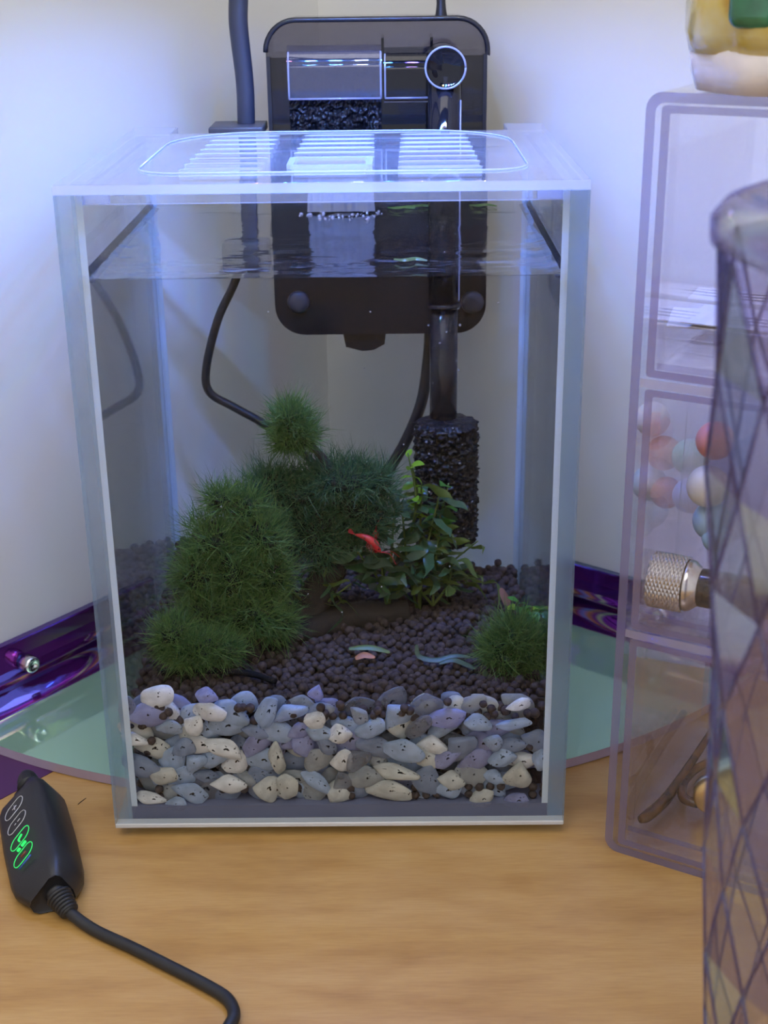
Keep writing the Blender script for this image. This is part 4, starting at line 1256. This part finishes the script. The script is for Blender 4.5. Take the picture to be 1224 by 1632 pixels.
# contents: pastel balls; the rear ones stand in for blurred reflections
for k, (px, py, dep, r, col, lb) in enumerate([(1140, 702, 3.4, 0.6, (0.75, 0.28, 0.26, 1), 'coral pink ball in the middle drawer, the highest of the front ones'), (1128, 775, 3.4, 0.66, (0.78, 0.76, 0.68, 1), 'cream white ball in the middle drawer behind the tumbler edge'),
     (1135, 830, 3.6, 0.62, (0.35, 0.55, 0.68, 1), 'pale blue ball under the cream one in the middle drawer'), (1142, 858, 3.3, 0.46, (0.4, 0.66, 0.75, 1), 'small sky blue ball lowest of the front balls in the middle drawer'),
     (1058, 722, 6.8, 0.6, (0.75, 0.34, 0.22, 1), 'orange ball standing in for a reflection far back in the middle drawer'), (1100, 728, 6.6, 0.62, (0.45, 0.68, 0.45, 1), 'mint green ball standing in for a reflection far back in the middle drawer'), (1062, 785, 6.6, 0.55, (0.75, 0.32, 0.2, 1), 'deep orange ball standing in for a reflection low at the back of the middle drawer'),
     (1040, 668, 6.9, 0.6, (0.72, 0.68, 0.6, 1), 'pale cream ball standing in for a reflection, highest at the back of the middle drawer'), (1100, 790, 6.0, 0.6, (0.5, 0.55, 0.75, 1), 'lilac ball standing in for a reflection low at the back of the middle drawer'), (1035, 770, 6.9, 0.62, (0.5, 0.6, 0.68, 1), 'grey blue ball standing in for a reflection at the back by the drawer side')]):
    d = at(px, py, y=0) - CAM
    tt = ((BO - CAM).dot(BV_) + dep) / d.dot(BV_)
    c_ = CAM + d * tt
    M['ball%d' % k] = plain('pastel_ball', col, 0.4, var=0.06)
    mb = MB().lathe([(r * math.sin(a), -r * math.cos(a)) for a in [math.pi * (0.02 + 0.96 * j / 18) for j in range(19)]], 24, c_)
    build(mb, 'small_ball', 'ball%d' % k, label=lb, cat='ball', group='pastel balls in the middle drawer')
mb = MB().rbox((0.75, 2.6, DZ[1] + 0.005), (9.2, 8.2, DZ[1] + 6.6), 0.5, 4, T=BT)
M['bag'] = clear('clear_bag', (0.985, 0.985, 0.99, 1), 0.02, rough=0.1)
for v in mb.v:
    v += Vector((noise.noise(v * 0.8), noise.noise(v * 0.8 + Vector((5, 0, 0))), 0)) * 0.12
build(mb, 'clear_bag', 'bag', label='thin clear plastic bag around the pastel balls in the middle drawer', cat='bag')
# contents: knurled chrome connector
M['steel'] = plain('steel', (0.62, 0.60, 0.57, 1), 0.22, 1.0, var=0.06)
kc = at(1040, 922, z=DZ[1] + 0.86)
kd = (BU * 0.93 + BV_ * 0.05).normalized()
fl = thing('knurled_torch', kc, 'chrome knurled torch head with a black barrel in the middle drawer', 'torch')
mb = MB()
V, F_ = [], []
NA, NL = 44, 18
for j in range(NL + 1):
    for i in range(NA):
        a = 2 * math.pi * i / NA
        r = 0.84 + (0.045 if (i + j) % 2 else 0)
        side = BV_.cross(ZU)
        V.append(kc + kd * (1.08 * j / NL) + (kd.cross(ZU).normalized() * math.cos(a) + ZU * math.sin(a)) * r)
for j in range(NL):
    for i in range(NA):
        a0, a1, a2, a3 = j*NA+i, j*NA+(i+1)%NA, (j+1)*NA+(i+1)%NA, (j+1)*NA+i
        F_ += [(a0, a1, a2), (a0, a2, a3)] if (i + j) % 2 else [(a0, a1, a3), (a1, a2, a3)]
F_.append(list(range(NA))); F_.append([NL*NA+i for i in range(NA)])
build(MB().add(V, F_, 0, False), 'knurled_ring', 'steel', fl)
build(MB().lathe([(0.7, -0.06), (0.82, 0.0), (0.6, 0.02)], 32, kc, kd), 'end_rim', 'steel', fl)
build(MB().lathe([(0.8, 1.09), (0.82, 1.15), (0.78, 1.28), (0.6, 1.5), (0.55, 1.54)], 32, kc, kd), 'tapered_collar', 'steel', fl)
build(MB().lathe([(0.58, 1.5), (0.6, 1.56), (0.6, 4.9), (0.5, 4.95)], 32, kc, kd), 'barrel', 'black_gloss', fl)
# contents: tortoiseshell glasses
t = NT('tortoiseshell')
p = t.n('ShaderNodeBsdfPrincipled'); p.inputs['Roughness'].default_value = 0.15
t.l(t.ramp(t.noise(90, 3), [(0.35, (0.03, 0.014, 0.006, 1)), (0.6, (0.16, 0.07, 0.02, 1)), (0.75, (0.36, 0.18, 0.05, 1))]), p.inputs['Base Color'])
M['tortoise'] = t.done(p.outputs[0])
M['gold'] = plain('gold', (0.62, 0.42, 0.16, 1), 0.3, 0.9, var=0.1)
gz = DZ[0] + 0.25
gl_ = thing('eyeglasses', at(1090, 1250, z=DZ[0]), 'folded tortoiseshell eyeglasses lying in the bottom drawer', 'eyeglasses')
build(MB().tube([at(1020, 1306, z=gz), at(1032, 1300, z=gz), at(1060, 1275, z=gz), at(1085, 1240, z=gz + .1), at(1112, 1200, z=gz + .2), at(1145, 1150, z=gz + 0.3)], [0.13, 0.2, 0.2, 0.16, 0.14, 0.14], 10, ell=1.0), 'temple_arm', 'tortoise', gl_)
build(MB().tube([at(1150, 1205, z=gz), at(1110, 1225, z=gz), at(1088, 1250, z=gz), at(1092, 1274, z=gz), at(1130, 1284, z=gz)], [0.12, 0.15, 0.17, 0.17, 0.14], 10), 'temple_arm', 'tortoise', gl_)
gd = thing('gold_compact', at(1135, 1272, z=DZ[0]), 'round gold case standing in the bottom drawer beside the glasses', 'compact case')
cdir = (BU * 0.3 - BV_ * 0.9 + ZU * 0.15).normalized()
gc = at(1135, 1265, z=DZ[0] + 0.62)
build(MB().lathe([(0.55, 0), (0.62, 0.05), (0.62, 0.3), (0.55, 0.36), (0.3, 0.38)], 32, gc, cdir), 'case_lid', 'gold', gd)
build(MB().lathe([(0.56, 0), (0.63, -0.05), (0.63, -0.22), (0.5, -0.26)], 32, gc, cdir), 'case_base', 'steel', gd)

# ------------------------------------------------------------------ ceramic ornament on the drawer tower
def lumps(prof, c_, amp, seed, mat, name, parent, fr=0.9, squash=(1, 1)):
    mb = MB().lathe(prof, 48, (0, 0, 0))
    for v in mb.v:
        k = 1 + amp * noise.noise(Vector((v.x * fr + seed, v.y * fr, v.z * fr)))
        v.x *= k * squash[0]; v.y *= k * squash[1]
        v += c_
    return build(mb, name, mat, parent)
t = NT('ochre_glaze')
p = t.n('ShaderNodeBsdfPrincipled'); p.inputs['Roughness'].default_value = 0.12; p.inputs['Coat Weight'].default_value = 0.6
t.l(t.ramp(t.noise(55, 3), [(0.3, srgb(206, 200, 160)), (0.5, srgb(200, 176, 90)), (0.62, srgb(170, 128, 20)), (0.75, srgb(214, 206, 176))]), p.inputs['Base Color'])
M['ochre'] = t.done(p.outputs[0])
M['white_glaze'] = plain('white_glaze', (0.72, 0.66, 0.66, 1), 0.15, var=0.12, scale=80, coat=0.6)
M['green_glaze'] = plain('green_glaze', srgb(44, 110, 78), 0.15, var=0.3, scale=120, coat=0.6)
fc = at(1222, 152, z=24.01); fc.z = 24.02
fc += BV_ * 1.2
cer = thing('ceramic_ornament', fc, 'glazed ceramic ornament in yellow, green and white on top of the drawer tower', 'ornament')
lumps([(1.7, 0.0), (2.1, 0.05), (2.3, 0.5), (2.35, 0.95), (2.0, 1.3), (1.2, 1.35)], fc, 0.16, 2.0, 'white_glaze', 'base', cer)
lumps([(1.6, 0.85), (2.3, 1.0), (2.55, 1.5), (2.55, 2.2), (2.25, 3.2), (1.9, 4.4), (1.4, 5.4), (0.5, 5.9)], fc, 0.14, 7.0, 'ochre', 'body', cer, 0.8)
for k, (ang, zz) in enumerate([(-122, at(1180, 46, y=fc.y - 1.8).z - fc.z + 0.9), (-84, at(1180, 46, y=fc.y - 1.8).z - fc.z + 0.9), (-172, 3.4)]):
    a = math.radians(ang)
    n_ = Vector((math.cos(a), math.sin(a), 0))
    sd_ = Vector((-n_.y, n_.x, 0))
    R_ = lambda v, n_=n_, sd_=sd_, zz=zz: fc + n_ * ((2.5 if zz < 3.35 or n_.y < -0.5 else 2.2) + v.y) + sd_ * v.x + ZU * (zz + v.z)
    build(MB().rbox((-0.65, -0.4, -0.9), (0.65, 0.35, 1.4), 0.32, 5, T=R_), 'green_panel', 'green_glaze', cer)

# ------------------------------------------------------------------ faceted tumbler near the camera
t = NT('iridescent_plastic')
geo = t.n('ShaderNodeNewGeometry')
fac = t.math('FRACT', t.math('ADD', t.math('MULTIPLY', t.facing(), 1.6), t.math('MULTIPLY', geo.outputs['Random Per Island'], 0.9)))
hue = t.ramp(fac, [(0.0, (0.36, 0.32, 0.55, 1)), (0.18, (0.45, 0.6, 1.0, 1)), (0.30, (0.62, 0.95, 0.95, 1)), (0.42, (0.8, 0.85, 0.95, 1)), (0.55, (0.66, 0.66, 0.48, 1)), (0.68, (0.40, 0.34, 0.52, 1)), (0.84, (0.75, 0.75, 0.95, 1)), (1.0, (0.36, 0.32, 0.55, 1))])  # facet highlights and dark contrast put into the colours, varied per facet
gl = t.n('ShaderNodeBsdfGlossy'); gl.inputs['Roughness'].default_value = 0.08; t.l(hue, gl.inputs[0])
tr = t.n('ShaderNodeBsdfTransparent')
th = t.ramp(fac, [(0.0, (0.80, 0.76, 0.90, 1)), (0.3, (0.9, 0.92, 0.97, 1)), (0.55, (0.88, 0.88, 0.80, 1)), (0.8, (0.55, 0.52, 0.68, 1)), (1.0, (0.80, 0.76, 0.90, 1))])
t.l(th, tr.inputs[0])
df = t.n('ShaderNodeBsdfDiffuse'); df.inputs[0].default_value = (0.42, 0.40, 0.55, 1)
b = t.mix(0.14, tr.outputs[0], df.outputs[0])
M['irid'] = t.done(t.mix(t.math('ADD', t.math('MULTIPLY', t.math('POWER', t.math('FRACT', t.math('MULTIPLY', geo.outputs['Random Per Island'], 7.3)), 2.5), 0.6), t.math('ADD', t.math('MULTIPLY', t.math('POWER', t.facing(), 3), 0.3), 0.08)), b, gl.outputs[0]))
TY = -16.0
le = at(1133, 900, y=TY)
top_z = at(1150, 330, y=TY).z
RT, RB = 4.1, 2.55
tcx = at(1140, 450, y=TY).x + RT
tumb = thing('faceted_tumbler', (tcx, TY, 0), 'large iridescent faceted plastic tumbler standing close to the camera', 'tumbler')
NS = 14
rings = []
z = 0.02
zs = [0.02 + (top_z - 0.8) * k / 11 for k in range(12)]
def rad(z): return RB + (RT - RB) * min(1, z / top_z) ** 0.9
V = []
for j, z in enumerate(zs):
    for i in range(NS):
        a = 2 * math.pi * (i + (0.5 if j % 2 else 0)) / NS
        rj = rad(z) * (1 + 0.028 * math.sin(i * 2.7 + j * 1.9))
        V.append(Vector((tcx + rj * math.cos(a), TY + rj * math.sin(a), z)))
mb = MB()
for j in range(len(zs) - 1):
    for i in range(NS):
        a0, a1 = V[j*NS+i], V[j*NS+(i+1)%NS]
        if j % 2 == 0:
            b0_, b1_ = V[(j+1)*NS+i], V[(j+1)*NS+(i-1)%NS]
            mb.add([a0, a1, b0_], [(0, 1, 2)]); mb.add([b1_, a0, b0_], [(0, 1, 2)])
        else:
            b0_, b1_ = V[(j+1)*NS+i], V[(j+1)*NS+(i+1)%NS]
            mb.add([a0, a1, b1_], [(0, 1, 2)]); mb.add([b0_, a0, b1_], [(0, 1, 2)])
body = build(mb, 'faceted_wall', 'irid', tumb, kind='stuff')
M['seam'] = clear('moulded_ridge', (0.5, 0.44, 0.66, 1), 0.06, rough=0.06, haze=0.2, haze_col=(0.3, 0.25, 0.5, 1), gloss=(0.8, 0.85, 1, 1))
sm_ = MB()
for j in range(len(zs) - 1):
    for i in range(NS):
        q_ = V[j*NS+i]
        k0 = (i - 1) % NS if j % 2 == 0 else (i + 1) % NS
        for e_ in (V[(j+1)*NS+i], V[(j+1)*NS+k0]):
            sm_.tube([q_, e_], 0.036, 6)
build(sm_, 'moulded_ridges', 'seam', tumb, kind='stuff')
rt_ = rad(zs[-1])
mb = MB().lathe([(rt_ * 0.98, zs[-1]), (rt_ + 0.1, zs[-1] + 0.1), (rt_ + 0.12, zs[-1] + 0.45), (rt_ - 0.1, top_z - 0.05), (rt_ - 0.5, top_z + 0.1), (rt_ - 0.8, top_z + 0.1)], 48, (tcx, TY, 0))
build(mb, 'shoulder', 'irid', tumb)
M['lid_brown'] = plain('brown_grey_cap', srgb(98, 84, 96), 0.25, var=0.1)
mb = MB().lathe([(rt_ - 0.85, top_z - 0.1), (rt_ - 0.85, top_z + 0.2), (rt_ - 1.0, top_z + 0.45), (rt_ - 1.6, top_z + 0.55), (0.2, top_z + 0.6)], 40, (tcx, TY, 0))
build(mb, 'cap', 'lid_brown', tumb)
mb = MB().lathe([(RB * 0.9, 0.005), (RB * 0.97, 0.01), (RB * 0.95, 0.3), (RB * 0.3, 0.35)], 40, (tcx, TY, 0))
build(mb, 'base', 'irid', tumb)
